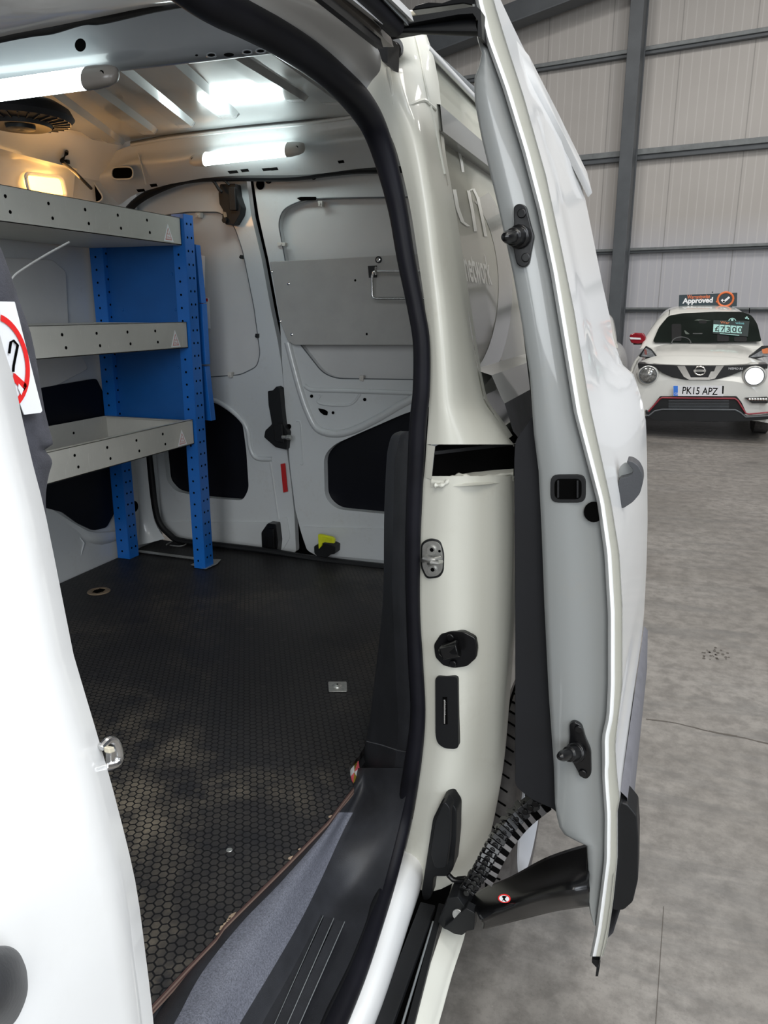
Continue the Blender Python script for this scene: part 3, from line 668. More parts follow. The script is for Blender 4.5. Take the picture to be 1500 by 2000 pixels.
# outside handle
m = M().poly([Y(x, y, 1.31) for x, y in rp(K5([(1306, 250), (1335, 252), (1368, 275), (1388, 315), (1390, 355), (1375, 410), (1340, 452), (1286, 487), (1268, 440), (1264, 395), (1274, 335), (1310, 330), (1338, 318), (1342, 295), (1322, 272)]), 6)], (.0, .045, 0))
m.build('outside_handle', 'handle', jamb, angle=50, bevel=.006)
M().poly([Y(x, y, 1.335) for x, y in rp(K5([(1270, 285), (1300, 258), (1325, 262), (1345, 290), (1330, 325), (1270, 340)]), 8)], (0, .004, 0)).build('handle_recess', 'jamb', jamb)

# ================================================================== FRONT DOOR AND CENTRE PILLAR (left)
FE = [(-330, -350), (-190, 0), (-85, 330), (-20, 560), (0, 605), (0, 654), (28, 745), (42, 810), (64, 906), (90, 1010), (138, 1250), (150, 1300), (198, 1462), (228, 1570), (264, 1720), (285, 1870), (300, 2000), (310, 2150)]
def fx(v):
    s_ = min(1, max(0, (v-500)/1300)); return -.33+.08*s_*s_*(3-2*s_)-.12*max(0, (500-v)/850)
m = M(); rows = []
for u, v in catmull([(float(a), float(b)) for a, b in FE], 3):
    p = X(u, v, fx(v)); rows.append([p+Vector((-.02, .004, 0)), p+Vector((-.004, .002, 0)), p, p+Vector((.006, -.03, 0)), p+Vector((.012, -.12, 0)), p+Vector((.015, -.7, 0))])
m.grid(rows)
tp = rows[0]
fdoor = m.build('front_door', 'white', van, angle=60)
m = M(); hh = X(20, 1910, -.235)
hy = [(-60, 1910, .012), (-25, 1880, .020), (10, 1872, .021), (32, 1882, .018), (46, 1915, .016), (50, 1950, .013), (44, 1985, .010)]
m.loft([[X(a, b, x) for a, b, x in r] for r in (((-70, 1890, -.25), (-70, 1870, -.225), (-70, 1990, -.21), (-70, 2060, -.25)), ((0, 1868, -.25), (0, 1850, -.228), (0, 1960, -.212), (0, 2030, -.25)),
        ((30, 1860, -.25), (34, 1862, -.232), (34, 1940, -.222), (30, 2010, -.25)), ((46, 1880, -.25), (50, 1890, -.24), (51, 1935, -.235), (46, 1975, -.25)), ((54, 1905, -.25), (55, 1910, -.249), (56, 1930, -.249), (54, 1945, -.25)))], 4, 4)
m.build('front_door_handle', 'handle', fdoor, angle=60)
m = M(); a = [X(196, 1462, -.262), X(212, 1446, -.262), X(226, 1450, -.262), X(233, 1475, -.262), X(226, 1492, -.262), X(205, 1498, -.262)]
m.tube(catmull([tuple(q) for q in a], 4), .0022, 10); m.poly([X(x, y, -.266) for x, y in ((205, 1460), (226, 1466), (232, 1478), (226, 1492), (205, 1496))], (.004, 0, 0)); m.mat(1).poly([X(x, y, -.261) for x, y in ((200, 1458), (212, 1456), (214, 1466), (203, 1470))], (.004, 0, 0))
m.build('door_catch', ['steel', 'beige'], fdoor, bevel=.0008)
# grey felt covered pillar trim with sticker
FT = [(-350, -400, -360), (0, -240, -200), (280, -115, -75), (440, -60, -22), (480, -40, 0), (540, -20, 22), (600, -10, 42), (650, 0, 60), (720, 15, 74), (800, 35, 87), (850, 48, 100), (868, 52, 103), (878, 54, 88), (892, 57, 98), (905, 60, 102), (925, 62, 96), (960, 70, 90), (1000, 78, 90), (1060, 88, 95), (1120, 98, 101)]
tm = lambda v: .12*max(0, (440-v)/790)
m = M(); m.loft([[X(a-60, v, -.375-tm(v)), X((a+b)/2-8, v, -.368-tm(v)), X(b-5, v, -.372-tm(v)), X(b, v, -.378-tm(v))] for v, a, b in FT], 2, 3)
felt = m.build('centre_pillar_trim', 'felt', van, angle=60)
S = lambda x, y: X(x/2.5, 450+y/2.5, -.3625)
m = M(); m.poly([S(x, y) for x, y in rp([(-120, 345), (72, 348), (207, 880), (200, 890), (118, 900), (-10, 560)], 4)], (-.0006, 0, 0))
m.mat(1)
def arc(cx, cy, r0, r1, a0, a1, n=22):
    for k in range(n):
        a, b = radians(a0+(a1-a0)*k/n), radians(a0+(a1-a0)*(k+1)/n)
        m.poly([S(cx+r*cos(t)*.62+r*sin(t)*.13, cy+r*sin(t)) + Vector((.0006, 0, 0)) for r, t in ((r0, a), (r1, a), (r1, b), (r0, b))])
arc(-8, 640, 205, 238, -75, 80)
m.poly([S(x, y)+Vector((.0006, 0, 0)) for x, y in ((62, 695), (72, 700), (132, 756), (112, 786), (60, 735))])
m.mat(2)
tl = [S(x, y)+Vector((.0008, 0, 0)) for x, y in ((40, 600), (48, 545), (62, 538), (82, 560), (62, 660), (60, 690))]
m.tube(tl, .0007, 6)
m.mat(0).poly([S(x, y)+Vector((.001, 0, 0)) for x, y in ((85, 748), (110, 775), (98, 805), (82, 770))])
m.build('prohibition_sticker', ['paper', 'redsign', 'hole'], felt)

# ================================================================== LOAD BAY SHELL
FL = [(-1.99, .0), (-.62, .0)]+[tuple(Z(a, b, .55))[:2] for a, b in ((240, 2025), (300, 1958), (365, 1888), (420, 1832), (436, 1808), (470, 1774), (560, 1685), (640, 1603), (668, 1565), (690, 1537), (681, 1500), (702, 1476), (722, 1440))]+[(-.50, 1.5), (-.50, 2.62), (-1.99, 2.62)]
FL[1] = (FL[2][0]-.05, .0)
m = M().poly([(x, y, .55) for x, y in FL], (0, 0, -.014))
ply = m.build('load_floor', ['hex'], van)
m = M(); eg = [tuple(Z(a, b, .55)) for a, b in ((240, 2025), (300, 1958), (365, 1888), (420, 1832), (436, 1808), (470, 1774), (560, 1685), (640, 1603), (668, 1565), (690, 1537))]
for k, (dz, mt_, o) in enumerate(((0, 0, .0012), (-.004, 1, .0016), (-.008, 0, .0014), (-.012, 1, .0012))):
    m.mat(mt_)
    for a, b in zip(eg, eg[1:]):
        m.poly([(a[0]+o, a[1], .5502+dz), (b[0]+o, b[1], .5502+dz), (b[0]+o, b[1], .5502+dz-.0042), (a[0]+o, a[1], .5502+dz-.0042)])
m.mat(2)
random.seed(4)
for t in (3.3, 3.7, 3.9, 4.1, 4.25, 4.35, 4.5, 4.6, 6.1, 6.3, 7.2):
    i = int(t); a, b = Vector(eg[i]), Vector(eg[i+1]); p = a+(b-a)*(t-i); s = .002+random.random()*.004
    m.poly([p+Vector((-s*.7, -s, .0006)), p+Vector((.001, -s, .0006)), p+Vector((.001, s*1.3, .0006)), p+Vector((-s*.3, s*.9, .0006)), p+Vector((-s, 0, .0006))])
m.build('plywood_edge', [mat('ply_dark', (.07, .035, .03), .7, vs=50), mat('ply_light', (.17, .115, .09), .7, vs=50), 'tan'], ply)
# under-floor metal deck
M().box((-2.0, 0, .50), (-.56, 2.64, .53)).build('floor_pan', 'trim', van)
# floor fittings
m = M().poly([Z(x, y, .5545) for x, y in rp([(641, 1331), (677, 1331), (678, 1350), (642, 1350)], 2)], (0, 0, -.003)); c = Z(659, 1340, .5545)
m.lathe(c, (0, 0, 1), [(.013, 0), (.012, .003), (.006, .005), (0, .0055)], 20); m.mat(1).cyl(c+Vector((0, 0, .005)), (0, 0, 1), .003, .001, 6)
m.build('fixing_plate', ['zinc', 'hole'], ply, bevel=.0006)
c = Z(193, 1155, .5502); m = M().lathe(c, (0, 0, 1), [(0, .001), (.024, .001), (.026, .003), (.036, .003), (.039, 0)], 30)
m.mat(1)
for k in range(-3, 4): m.bar(c+Vector((-.018+abs(k)*.002, k*.006, .002)), c+Vector((.018-abs(k)*.002, k*.006, .002)), .002, .002)
m.build('floor_drain', [mat('worn_tan_metal', (.2, .15, .10), .5, .3, var=.25, vs=60), 'hole'], ply)
c = Z(448, 1660, .5502); M().lathe(c, (0, 0, 1), [(0, .0008), (.005, .0008), (.006, 0)], 12).build('floor_screw', 'zinc', ply)
m = M().bar(Z(245, 1073, .556), Z(398, 1093, .556), .022, .003); m.poly([Z(x, y, .554) for x, y in ((372, 1104), (395, 1092), (432, 1093), (424, 1102), (402, 1112))], (0, 0, .002)); m.cyl(Z(390, 1087, .556), (0, 0, 1), .008, .008, 12)
m.build('floor_strap', 'zinc', ply, bevel=.001)
m = M().tube(catmull([tuple(Z(x, y, .556)) for x, y in ((325, 1064), (342, 1054), (355, 1055), (364, 1062), (352, 1067), (332, 1065))], 4), .003, 8).build('tie_down_ring', 'zinc', ply)

# left side wall, wheel arch
XL = -2.0
m = M().box((XL-.02, .0, .5), (XL, 2.66, 2.12)); side = m.build('left_side_panel', 'inner', van)
m = M().poly([X(x, y, XL+.004) for x, y in rp([(-60, 500), (100, 508), (126, 530), (132, 640), (170, 720), (110, 752), (-60, 790)], 6)], (.006, 0, 0)); m.build('side_liner_board', 'board', side, bevel=.002)
m = M().poly([X(x, y, XL+.006) for x, y in rp([(-60, 790), (80, 757), (186, 739), (215, 800), (222, 1000), (206, 1030), (180, 1036), (150, 1022), (120, 1000), (60, 985), (-60, 985)], 6)], (.006, 0, 0)); m.build('side_lower_board', 'blackwin', side)
m = M(); m.loft([[X(60, 975, XL+.005), X(100, 994, XL+.01), X(148, 1024, XL+.01), X(185, 1040, XL+.01), X(250, 1036, XL+.01)], [Z(75, 1060, .70), Z(108, 1055, .69), Z(150, 1055, .67), Z(195, 1060, .64), Z(250, 1052, .60)], [Z(85, 1135, .552), Z(110, 1123, .552), Z(160, 1100, .552), Z(215, 1077, .552), Z(255, 1058, .552)]], 4, 4)
for x0 in (104, 118, 132, 150): m.tube([Z(x0, 1030+abs(x0-110)*.3, .70), Z(x0+14, 1060, .66), Z(x0+4, 1098, .59)], .004, 6)
m.build('wheel_arch', 'inner', side, angle=60)
# rear left corner post
m = M(); m.loft([[Y(232, 872, 2.50), Y(262, 872, 2.52), Y(284, 872, 2.56)], [Y(236, 960, 2.50), Y(268, 960, 2.52), Y(292, 960, 2.56)], [Y(246, 1030, 2.50), Y(280, 1025, 2.52), Y(302, 1018, 2.56)], [Y(244, 1068, 2.48), Y(284, 1062, 2.50), Y(322, 1052, 2.55)]], 4, 4)
m.mat(1).poly([Y(x, y, 2.495) for x, y in ell(262, 989, 8, 11)])
m.build('rear_corner_post', ['inner', 'hole'], van, angle=60)
m = M().tube(catmull([tuple(Y(x, y, 2.60)) for x, y in ((288, 860), (296, 930), (303, 990), (312, 1022), (330, 1043), (352, 1056), (420, 1064), (520, 1076), (620, 1092), (760, 1108), (880, 1120))], 4), .013, 10)
m.build('rear_door_seal', 'black', van)
m = M().tube(catmull([tuple(Y(x, y, 2.60)) for x, y in ((236, 430), (262, 398), (300, 374), (360, 352), (440, 346), (560, 346), (640, 337), (700, 331), (760, 330), (860, 326))], 4), .014, 10)
m.build('rear_door_seal', 'black', van)
# roof underside with pressed ribs
m = M()
def zr(y): return 2.025+.055*min(1, (y-1.2)/1.3)
def zc(x, y): return zr(y)+.02*(1-((x+1.25)/.72)**2)
m.grid([[Vector((x, y, zr(y)+.02*(1-((x+1.25)/.72)**2))) for y in (.9, 1.3, 1.7, 2.1, 2.5)] for x in [-1.98+1.43*k/16 for k in range(17)]])
roofin = m.build('roof_lining', 'roofin', van, angle=60)
m = M()
for (a, b, c, d, w) in ((40, 172, 205, 280, .040), (70, 182, 238, 290, .045), (130, 160, 300, 272, .05), (205, 138, 372, 262, .05), (310, 128, 455, 246, .055), (420, 112, 592, 208, .05), (500, 106, 660, 215, .055)):
    p, q = Z(a, b, 2.04), Z(c, d, 2.07); e = (q-p).normalized(); s = Vector((e.y, -e.x, 0))
    def rr(t, k):
        b_ = p+(q-p)*t; o_ = []
        for f, h in ((-.8, .004), (-.45, -.014*k), (.45, -.014*k), (.8, .004)):
            g_ = b_+s*w*f*k; o_.append(Vector((g_.x, g_.y, zc(g_.x, g_.y)+h)))
        return o_
    m.grid([rr(-.4, 1), rr(.85, 1), rr(.93, .9), rr(1, .25)])
m.build('roof_rib', 'roofin', roofin, angle=30)
# front roof bow carrying the first lamp
m = M()
bt = [(-80, 178), (0, 165), (200, 143), (400, 121), (538, 105), (610, 97)]
m.loft([[Y(a, b, 1.30) for a, b in bt], [Y(-80, 160, 1.27), Y(0, 150, 1.27), Y(200, 128, 1.27), Y(400, 104, 1.27), Y(535, 90, 1.27), Y(640, 75, 1.27)], [Y(-80, 92, 1.24), Y(0, 72, 1.24), Y(200, 36, 1.24), Y(370, 2, 1.24), Y(500, -20, 1.24), Y(660, -40, 1.24)]], 3, 3)
m.grid([[Y(a, b, 1.30) for a, b in bt], [Y(a, b, 1.30)+Vector((0, .07, .03)) for a, b in bt], [Y(a, b, 1.30)+Vector((0, .08, .12)) for a, b in bt]])
m.mat(1)
for cx_, cy_, rx, ry in ((157, 88, 11, 13), (447, 107, 10, 4), (384, 108, 3, 2)): m.poly([Y(x, y, 1.235 if cy_ < 100 else 1.262) for x, y in ell(cx_, cy_, rx, ry)])
for cx_, cy_ in ((413, 108), (483, 102), (509, 100)):
    m.poly([Y(x, y, 1.262) for x, y in ell(cx_, cy_, 8, 4)]); m.mat(0).tube([Y(x, y, 1.262) for x, y in ell(cx_, cy_, 9, 4.5)+[(cx_+9, cy_)]], .0014, 6, caps=False); m.mat(1)
bow = m.build('roof_bow', ['bow', 'hole'], van, angle=60)
m = M(); m.loft([[X(a, b, x) for a, b, x in r] for r in (((-90, 92, -.60), (-90, 60, -.55), (-90, -30, -.50)), ((0, 74, -.60), (0, 40, -.55), (0, -40, -.5)), ((100, 54, -.58), (100, 22, -.53), (100, -50, -.5)), ((200, 34, -.56), (200, 6, -.52), (200, -60, -.48)), ((300, 14, -.54), (310, -8, -.5), (310, -80, -.46)), ((385, 0, -.5), (400, -20, -.47), (420, -100, -.44)))], 4, 4)
m.mat(1).tube(catmull([tuple(X(a, b, -.60+.0002*a)) for a, b in ((-90, 92), (0, 71), (60, 60), (100, 55), (160, 38), (200, 36), (300, 14), (385, 0))], 4), .005, 8)
m.build('door_head_rail', ['white', 'black'], van, angle=60)
# inside of the roof side, between bow, seal and rear header
m = M(); m.loft([[Y(538, 105, 1.30), Y(600, 60, 1.30), Y(690, 30, 1.28)], [Y(590, 138, 1.6), Y(660, 110, 1.5), Y(720, 120, 1.4)], [Y(650, 180, 2.1), Y(720, 170, 1.9), Y(770, 200, 1.6)], [Y(702, 222, 2.48), Y(740, 222, 2.4), Y(800, 300, 2.0)]], 3, 3)
m.build('roof_side_lining', 'bow', van, angle=60)
m = M(); m.tube([Y(538, 105, 1.30), Y(590, 138, 1.6), Y(650, 180, 2.1), Y(702, 222, 2.48)], .0035, 6); m.build('roof_side_flange', 'white', van)
# rear header
HD = [((162, 322), (178, 352), (196, 398), 2.44), ((205, 305), (218, 345), (232, 400), 2.46), ((256, 284), (262, 325), (268, 378), 2.49), ((330, 272), (340, 318), (350, 357), 2.50), ((450, 257), (450, 300), (450, 345), 2.5), ((600, 243), (600, 288), (600, 343), 2.5), ((706, 229), (715, 275), (715, 330), 2.5), ((860, 215), (860, 262), (860, 322), 2.5)]
m = M(); m.loft([[Y(*a, y), Y((a[0]+b[0])/2, (a[1]+b[1])/2, y+.005), Y(*b, y), Y(*c, y+.09)] for a, b, c, y in HD], 4, 4)
for pts_ in (ell(239, 338, 21, 13, 16, .03),):
    pass
m.mat(1)
def oval(cx_, cy_, rx, ry, rot, y):
    P_ = rp([(cx_+a*cos(rot)-b*sin(rot), cy_+a*sin(rot)+b*cos(rot)) for a, b in ((-rx, -ry), (rx, -ry), (rx, ry), (-rx, ry))], ry*.95); return P_
o1 = oval(239, 338, 21, 12, -.02, 0); o2 = oval(181, 371, 26, 10, 1.0, 0)
m.poly([Y(x, y, 2.453) for x, y in o1]); m.poly([Y(x, y, 2.425) for x, y in o2])
m.mat(0).tube([Y(x, y, 2.452) for x, y in o1+o1[:1]], .003, 6, caps=False); m.tube([Y(x, y, 2.424) for x, y in o2+o2[:1]], .003, 6, caps=False)
m.mat(1)
for x0, y0, w_ in ((455, 336, 11), (478, 333, 9), (520, 331, 9), (535, 330, 9), (666, 316, 7), (275, 372, 9), (300, 362, 8)): m.poly([Y(x0+a, y0+b, 2.525) for a, b in ((-w_, -2), (w_*.7, -3.5), (w_, 2), (-w_*.6, 3.5))])
hdr = m.build('rear_header', ['inner', 'hole'], van, angle=60)
m = M(); m.tube([Y(x, y, 2.49) for x, y in ((256, 283), (330, 270), (450, 255), (600, 241), (704, 226))], .006, 6); m.mat(1).tube([Y(x, y, 2.492) for x, y in ((256, 279), (330, 266), (450, 251), (600, 237), (704, 222))], .005, 6)
m.mat(0).tube([Y(270, 300, 2.485), Y(277, 325, 2.485), Y(285, 360, 2.52)], .0025, 6)
m.build('header_flange', ['inner', 'column'], hdr)
# left roof side with amber lamp
m = M(); m.loft([[X(a, b, x) for a, b, x in r] for r in (((-80, 262, -1.86), (-80, 290, -1.93), (-80, 400, -1.97)), ((0, 290, -1.86), (0, 315, -1.93), (0, 420, -1.97)), ((80, 312, -1.87), (80, 335, -1.94), (80, 430, -1.98)), ((152, 330, -1.89), (146, 348, -1.96), (138, 440, -1.99)))], 3, 3)
for x0, y0 in ((34, 300), (60, 300)): pass
rs = m.build('left_roof_side', 'inner', van, angle=60)
m = M().poly([X(x, y, -1.93) for x, y in rp([(52, 340), (118, 348), (126, 384), (60, 372)], 9)], (-.02, 0, 0)); m.build('amber_lamp_lens', 'amber', rs, bevel=.003)
q = rp([(49, 338), (121, 346), (130, 386), (57, 376)], 10); M().tube([X(x, y, -1.93) for x, y in q+q[:1]], .006, 8, caps=False).build('amber_lamp_frame', 'inner', rs)
m = M().tube([Z(112, 318, 1.98), Z(122, 312, 1.985), Z(130, 300, 2.0), Z(131, 290, 2.03)], .006, 8); m.bar(Z(120, 290, 2.035), Z(142, 292, 2.035), .02, .008)
M().tube([X(122, 316, -1.78), X(145, 335, -1.8), X(166, 356, -1.82), X(178, 368, -1.84)], .005, 8).build('interior_cable', 'black', roofin); m.bar(Z(110, 318, 1.98), Z(134, 316, 1.98), .012, .012)
m.build('cable_clip', 'black', roofin)
c = Z(38, 228, 1.985); m = M()
m.lathe(c, (0, 0, -1), [(0, .030), (.02, .033), (.035, .03), (.037, .022), (.075, .026), (.08, .016), (.125, .012), (.135, 0), (.125, -.02), (.10, -.035), (.05, -.05)], 40)
for k in range(30):
    a = 2*pi*k/30; d = Vector((cos(a), sin(a), 0)); m.bar(c+d*.082+Vector((0, 0, -.017)), c+d*.122+Vector((0, 0, -.012)), .003, .006)
m.build('roof_ventilator', 'ventblk', van, angle=40)
# behind the doors: black backing sheet added to darken the gaps and stop daylight
M().box((-2.0, 2.735, .45), (-.5, 2.75, 1.98)).build('rear_door_backing', 'hole', van)

# ================================================================== REAR DOORS (seen from inside)
K = lambda pts: [(370+x/2.44, 300+y/2.44) for x, y in pts]
def holed(m, outer, inners, y, th):
    bm = bmesh.new(); loops = []; edges = []
    for lp in [outer]+inners:
        vs_ = [bm.verts.new(Y(a, b, y)) for a, b in lp]; es = [bm.edges.new((vs_[i], vs_[(i+1) % len(vs_)])) for i in range(len(vs_))]; edges += es; loops.append(vs_)
    bmesh.ops.triangle_fill(bm, use_beauty=True, use_dissolve=False, edges=edges)
    bm.verts.index_update(); P_ = [v.co.copy() for v in bm.verts]; Fc = [tuple(v.index for v in f.verts) for f in bm.faces]; n = len(P_)
    side_ = [(a.verts[0].index, a.verts[1].index) for a in edges]
    m.add(P_+[p+Vector((0, th, 0)) for p in P_], Fc+[tuple(i+n for i in reversed(f)) for f in Fc]+[(a, b, b+n, a+n) for a, b in side_]); bm.free(); return m
RO = rp(K([(302, 112), (640, 74), (1180, 62), (1180, 1990), (620, 1925), (560, 1890), (530, 1800), (505, 1700), (480, 1500), (452, 1150), (442, 1000), (432, 810), (375, 500), (330, 300)]), 6)
RU = rp(K([(455, 500), (423, 330), (445, 265), (530, 222), (640, 212), (1150, 205), (1150, 1078), (700, 1072), (635, 1045), (560, 950), (490, 860)]), [6, 18, 22, 22, 10, 2, 2, 16, 16, 10, 10])
RW = rp(K([(645, 1640), (640, 1440), (690, 1385), (1040, 1232), (1150, 1205), (1150, 1722), (925, 1717), (700, 1695)]), [16, 18, 18, 30, 2, 2, 2, 20])
rd = holed(M(), RO, [RU, RW], 2.655, .035).build('rear_door', 'inner', van, bevel=.007, seg=3)
rd['label'] = 'wider right-hand rear door leaf'
M().poly(PY(K([(400, 190), (1190, 190), (1190, 1110), (500, 1110), (400, 500)]), 2.685), (0, .004, 0)).build('liner_board', 'board', rd)
M().poly(PY(K([(600, 1200), (1190, 1150), (1190, 1760), (600, 1760)]), 2.692), (0, .004, 0)).build('blacked_out_window', 'blackwin', rd)
m = M()
def lump(pts, r, y=2.655, fl=1.): m.tube(catmull([tuple(Y(a, b, y)) for a, b in K(pts)], 5), r, 10)
lump([(470, 900), (500, 1020), (530, 1130), (565, 1230), (610, 1310), (690, 1335), (780, 1318), (900, 1260), (1000, 1200), (1100, 1150)], .015)
lump([(550, 1105), (580, 1125), (640, 1128), (800, 1132), (1100, 1142)], .009)
lump([(625, 1150), (620, 1190), (760, 1198), (815, 1145)], .005); lump([(510, 1275), (528, 1280), (535, 1350), (542, 1470), (528, 1480)], .003)
m.poly(PY(rp(K([(528, 1778), (925, 1788), (1180, 1800), (1180, 1960), (640, 1915), (575, 1885), (545, 1850)]), 6), 2.648), (0, .01, 0))
m.build('door_pressing', 'inner', rd, angle=60)
m = M()
for cx_, cy_, rx, ry in ((582, 1156, 8, 8), (835, 1172, 8, 8), (684, 1235, 7, 7), (473, 1301, 12, 13), (337, 147, 20, 26), (377, 128, 15, 16), (592, 108, 15, 17)):
    M().poly(PY(K(ell(cx_, cy_, rx, ry, 16)), 2.652)).build('drain_hole', 'hole', rd)
m.poly(PY(K(rp([(612, 1213), (640, 1218), (660, 1228), (658, 1248), (640, 1246), (622, 1232)], 6)), 2.652)); m.build('drain_hole', 'hole', rd); M().poly(PY(K(rp([(510, 212), (530, 206), (605, 206), (605, 222), (530, 225)], 5)), 2.650)).build('lamp_slot', 'hole', rd)
for cx_, cy_ in ((377, 128), (592, 108)): M().lathe(Y(*K([(cx_, cy_)])[0], 2.652), (0, -1, 0), [(.009, 0), (.008, .006), (.004, .010), (0, .011)], 14).build('grommet', 'blackgloss', rd)
# narrow left leaf
LO = rp([(250, 405), (285, 372), (330, 352), (420, 345)]+K([(270, 112), (296, 300), (344, 500), (388, 740), (418, 880), (440, 1010), (452, 1150), (462, 1400), (482, 1550), (500, 1720), (508, 1900)])+[(560, 1080), (500, 1076), (340, 1052), (318, 1035), (308, 1005), (296, 900), (262, 640)], 5)
LU = rp([(290, 425), (368, 414), (430, 414), (458, 442), (474, 490), (496, 600), (508, 690), (502, 716), (470, 732), (400, 737), (300, 735)], [5, 5, 12, 14, 10, 10, 8, 10, 10, 5, 5])
LW = rp([(330, 785), (412, 780), (450, 796), (474, 828), (481, 880), (486, 955), (474, 978), (400, 972), (344, 960), (326, 940), (318, 860)], 10)
ld = holed(M(), LO, [LU, LW], 2.665, .03).build('rear_door', 'inner', van, bevel=.006, seg=3)
ld['label'] = 'narrower left-hand rear door leaf'
M().poly(PY([(395+(x-395)*1.035, 575+(y-575)*1.03) for x, y in LU], 2.676), (0, .004, 0)).build('liner_board', 'board', ld)
q = [Y(a, b, 2.6655) for a, b in LU]; M().tube(q+q[:1], .0022, 6, caps=False).build('liner_edge', 'column', ld)
q = [Y(a, b, 2.6555) for a, b in RU]; M().tube(q+q[:1], .0022, 6, caps=False).build('liner_edge', 'column', rd)
M().poly(PY([(305, 770), (495, 770), (495, 990), (305, 985)], 2.70), (0, .004, 0)).build('blacked_out_window', 'blackwin', ld)
m = M()
lump([(60, 1170), (130, 1180), (220, 1240), (275, 1310), (290, 1400), (320, 1450), (395, 1455)], .010, 2.665)
lump([(385, 1460), (400, 1560), (420, 1700), (430, 1760)], .004, 2.665)
m.poly(PY(rp([(300, 1018), (440, 1020), (530, 1020), (560, 1008), (566, 1050), (552, 1074), (500, 1074), (340, 1050)], 5), 2.658), (0, .01, 0))
m.build('door_pressing', 'inner', ld, angle=60)
M().poly(PY(K([(434, 1480), (455, 1476), (468, 1610), (447, 1616)]), 2.655), (0, .003, 0)).build('red_reflector', 'red', ld)
m = M()
m.poly(PY(K(rp([(145, 145), (218, 142), (226, 200), (245, 255), (240, 290), (212, 338), (172, 338), (155, 305), (160, 270), (142, 240), (138, 190)], 6)), 2.625), (0, .04, 0))
m.poly(PY(K(rp([(185, 160), (215, 160), (222, 270), (190, 270)], 5)), 2.612), (0, .02, 0)); m.cyl(Y(*K([(170, 318)])[0], 2.62), (0, -1, 0), .010, .008, 14)
m.mat(1).poly(PY(K([(158, 275), (175, 280), (180, 300), (165, 305)]), 2.622)); m.mat(0)
m.tube(catmull([tuple(Y(a, b, 2.60)) for a, b in K([(20, 118), (60, 125), (110, 128), (140, 170), (155, 185)])], 4), .006, 8); m.bar(*[Y(a, b, 2.60) for a, b in K([(20, 116), (130, 120)])], .012, .016)
m.tube([Y(a, b, 2.6) for a, b in K([(130, 118), (170, 130), (190, 150)])], .005, 8)
m.build('upper_latch', ['black', 'tan'], ld, bevel=.003)
m = M()
m.poly(PY(K(rp([(372, 1132), (395, 1130), (415, 1108), (432, 1120), (440, 1200), (450, 1290), (470, 1330), (462, 1412), (410, 1400), (355, 1352), (360, 1320), (392, 1290), (384, 1240), (376, 1200)], 6)), 2.628), (0, .035, 0))
m.poly(PY(K(rp([(400, 1290), (440, 1290), (450, 1380), (405, 1370)], 5)), 2.615), (0, .02, 0))
m.mat(1).tube([Y(a, b, 2.60) for a, b in K([(440, 1350), (462, 1352), (466, 1352), (486, 1354)])], [.007, .007, .010, .010], 14)
m.build('centre_latch', ['black', 'zinc'], ld, bevel=.003)
m = M().poly(PY(K(rp([(342, 1805), (372, 1762), (412, 1766), (422, 1850), (415, 1912), (380, 1905), (345, 1890)], 6)), 2.62), (0, .04, 0)); m.poly(PY(K(rp([(365, 1790), (400, 1790), (405, 1890), (370, 1880)], 4)), 2.61), (0, .02, 0))
m.build('lower_latch', 'blackgloss', ld, bevel=.003)
m = M().poly(PY(K(rp([(592, 1872), (612, 1862), (640, 1858), (672, 1862), (696, 1872), (694, 1908), (672, 1912), (640, 1935), (614, 1925), (594, 1905)], 6)), 2.60), (0, .05, 0)).build('lower_catch', 'black', rd, bevel=.003)
m = M().poly(PY(K(rp([(612, 1815), (625, 1815), (680, 1828), (692, 1840), (690, 1858), (645, 1852), (632, 1856), (628, 1872), (616, 1885)], 4)), 2.585), (0, .012, 0))
for k in range(3): m.bar(*[Y(a, b, 2.583) for a, b in K([(628, 1826+k*8), (680, 1834+k*7)])], .003, .003)
m.build('release_lever', 'yellow', rd, bevel=.001)
for par, (cx_, cy_, w, h) in ((rd, (622, 235, 11, 17)), (rd, (436, 430, 20, 11)), (rd, (818, 1068, 10, 18)), (ld, (40, 290, 12, 15)), (ld, (190, 1052, 9, 16)), (ld, (243, 490, 4, 12)), (ld, (318, 866, 5, 13))):
    m = M().poly(PY(K(rp([(cx_-w, cy_-h*.6), (cx_+w, cy_-h*.6), (cx_+w*.9, cy_+h), (cx_-w*.8, cy_+h*.9)], 2)), 2.648), (0, .02, 0)); m.cyl(Y(*K([(cx_, cy_+h*.3)])[0], 2.648), (0, -1, 0), .004, .004, 10)
    m.build('liner_clip', 'cap' if w > 6 else 'black', par, bevel=.001)
m = M().poly(PY([(383, 497), (400, 500), (400, 562), (390, 560)], 2.669), (0, .001, 0)); m.poly(PY([(390, 580), (408, 582), (411, 642), (400, 640)], 2.669), (0, .001, 0))
m.mat(1).poly(PY([(382, 492), (393, 493), (393, 501), (383, 501)], 2.668)); m.poly(PY([(388, 581), (406, 583), (406, 589), (388, 588)], 2.668))
for k in range(10):
    a, b = radians(-80+k*16), radians(-64+k*16); m.poly(PY([(388+r*cos(t)*.9, 616+r*sin(t)*1.6) for r, t in ((14, a), (18, a), (18, b), (14, b))], 2.667))
m.build('safety_sticker', ['paper', 'red'], ld)

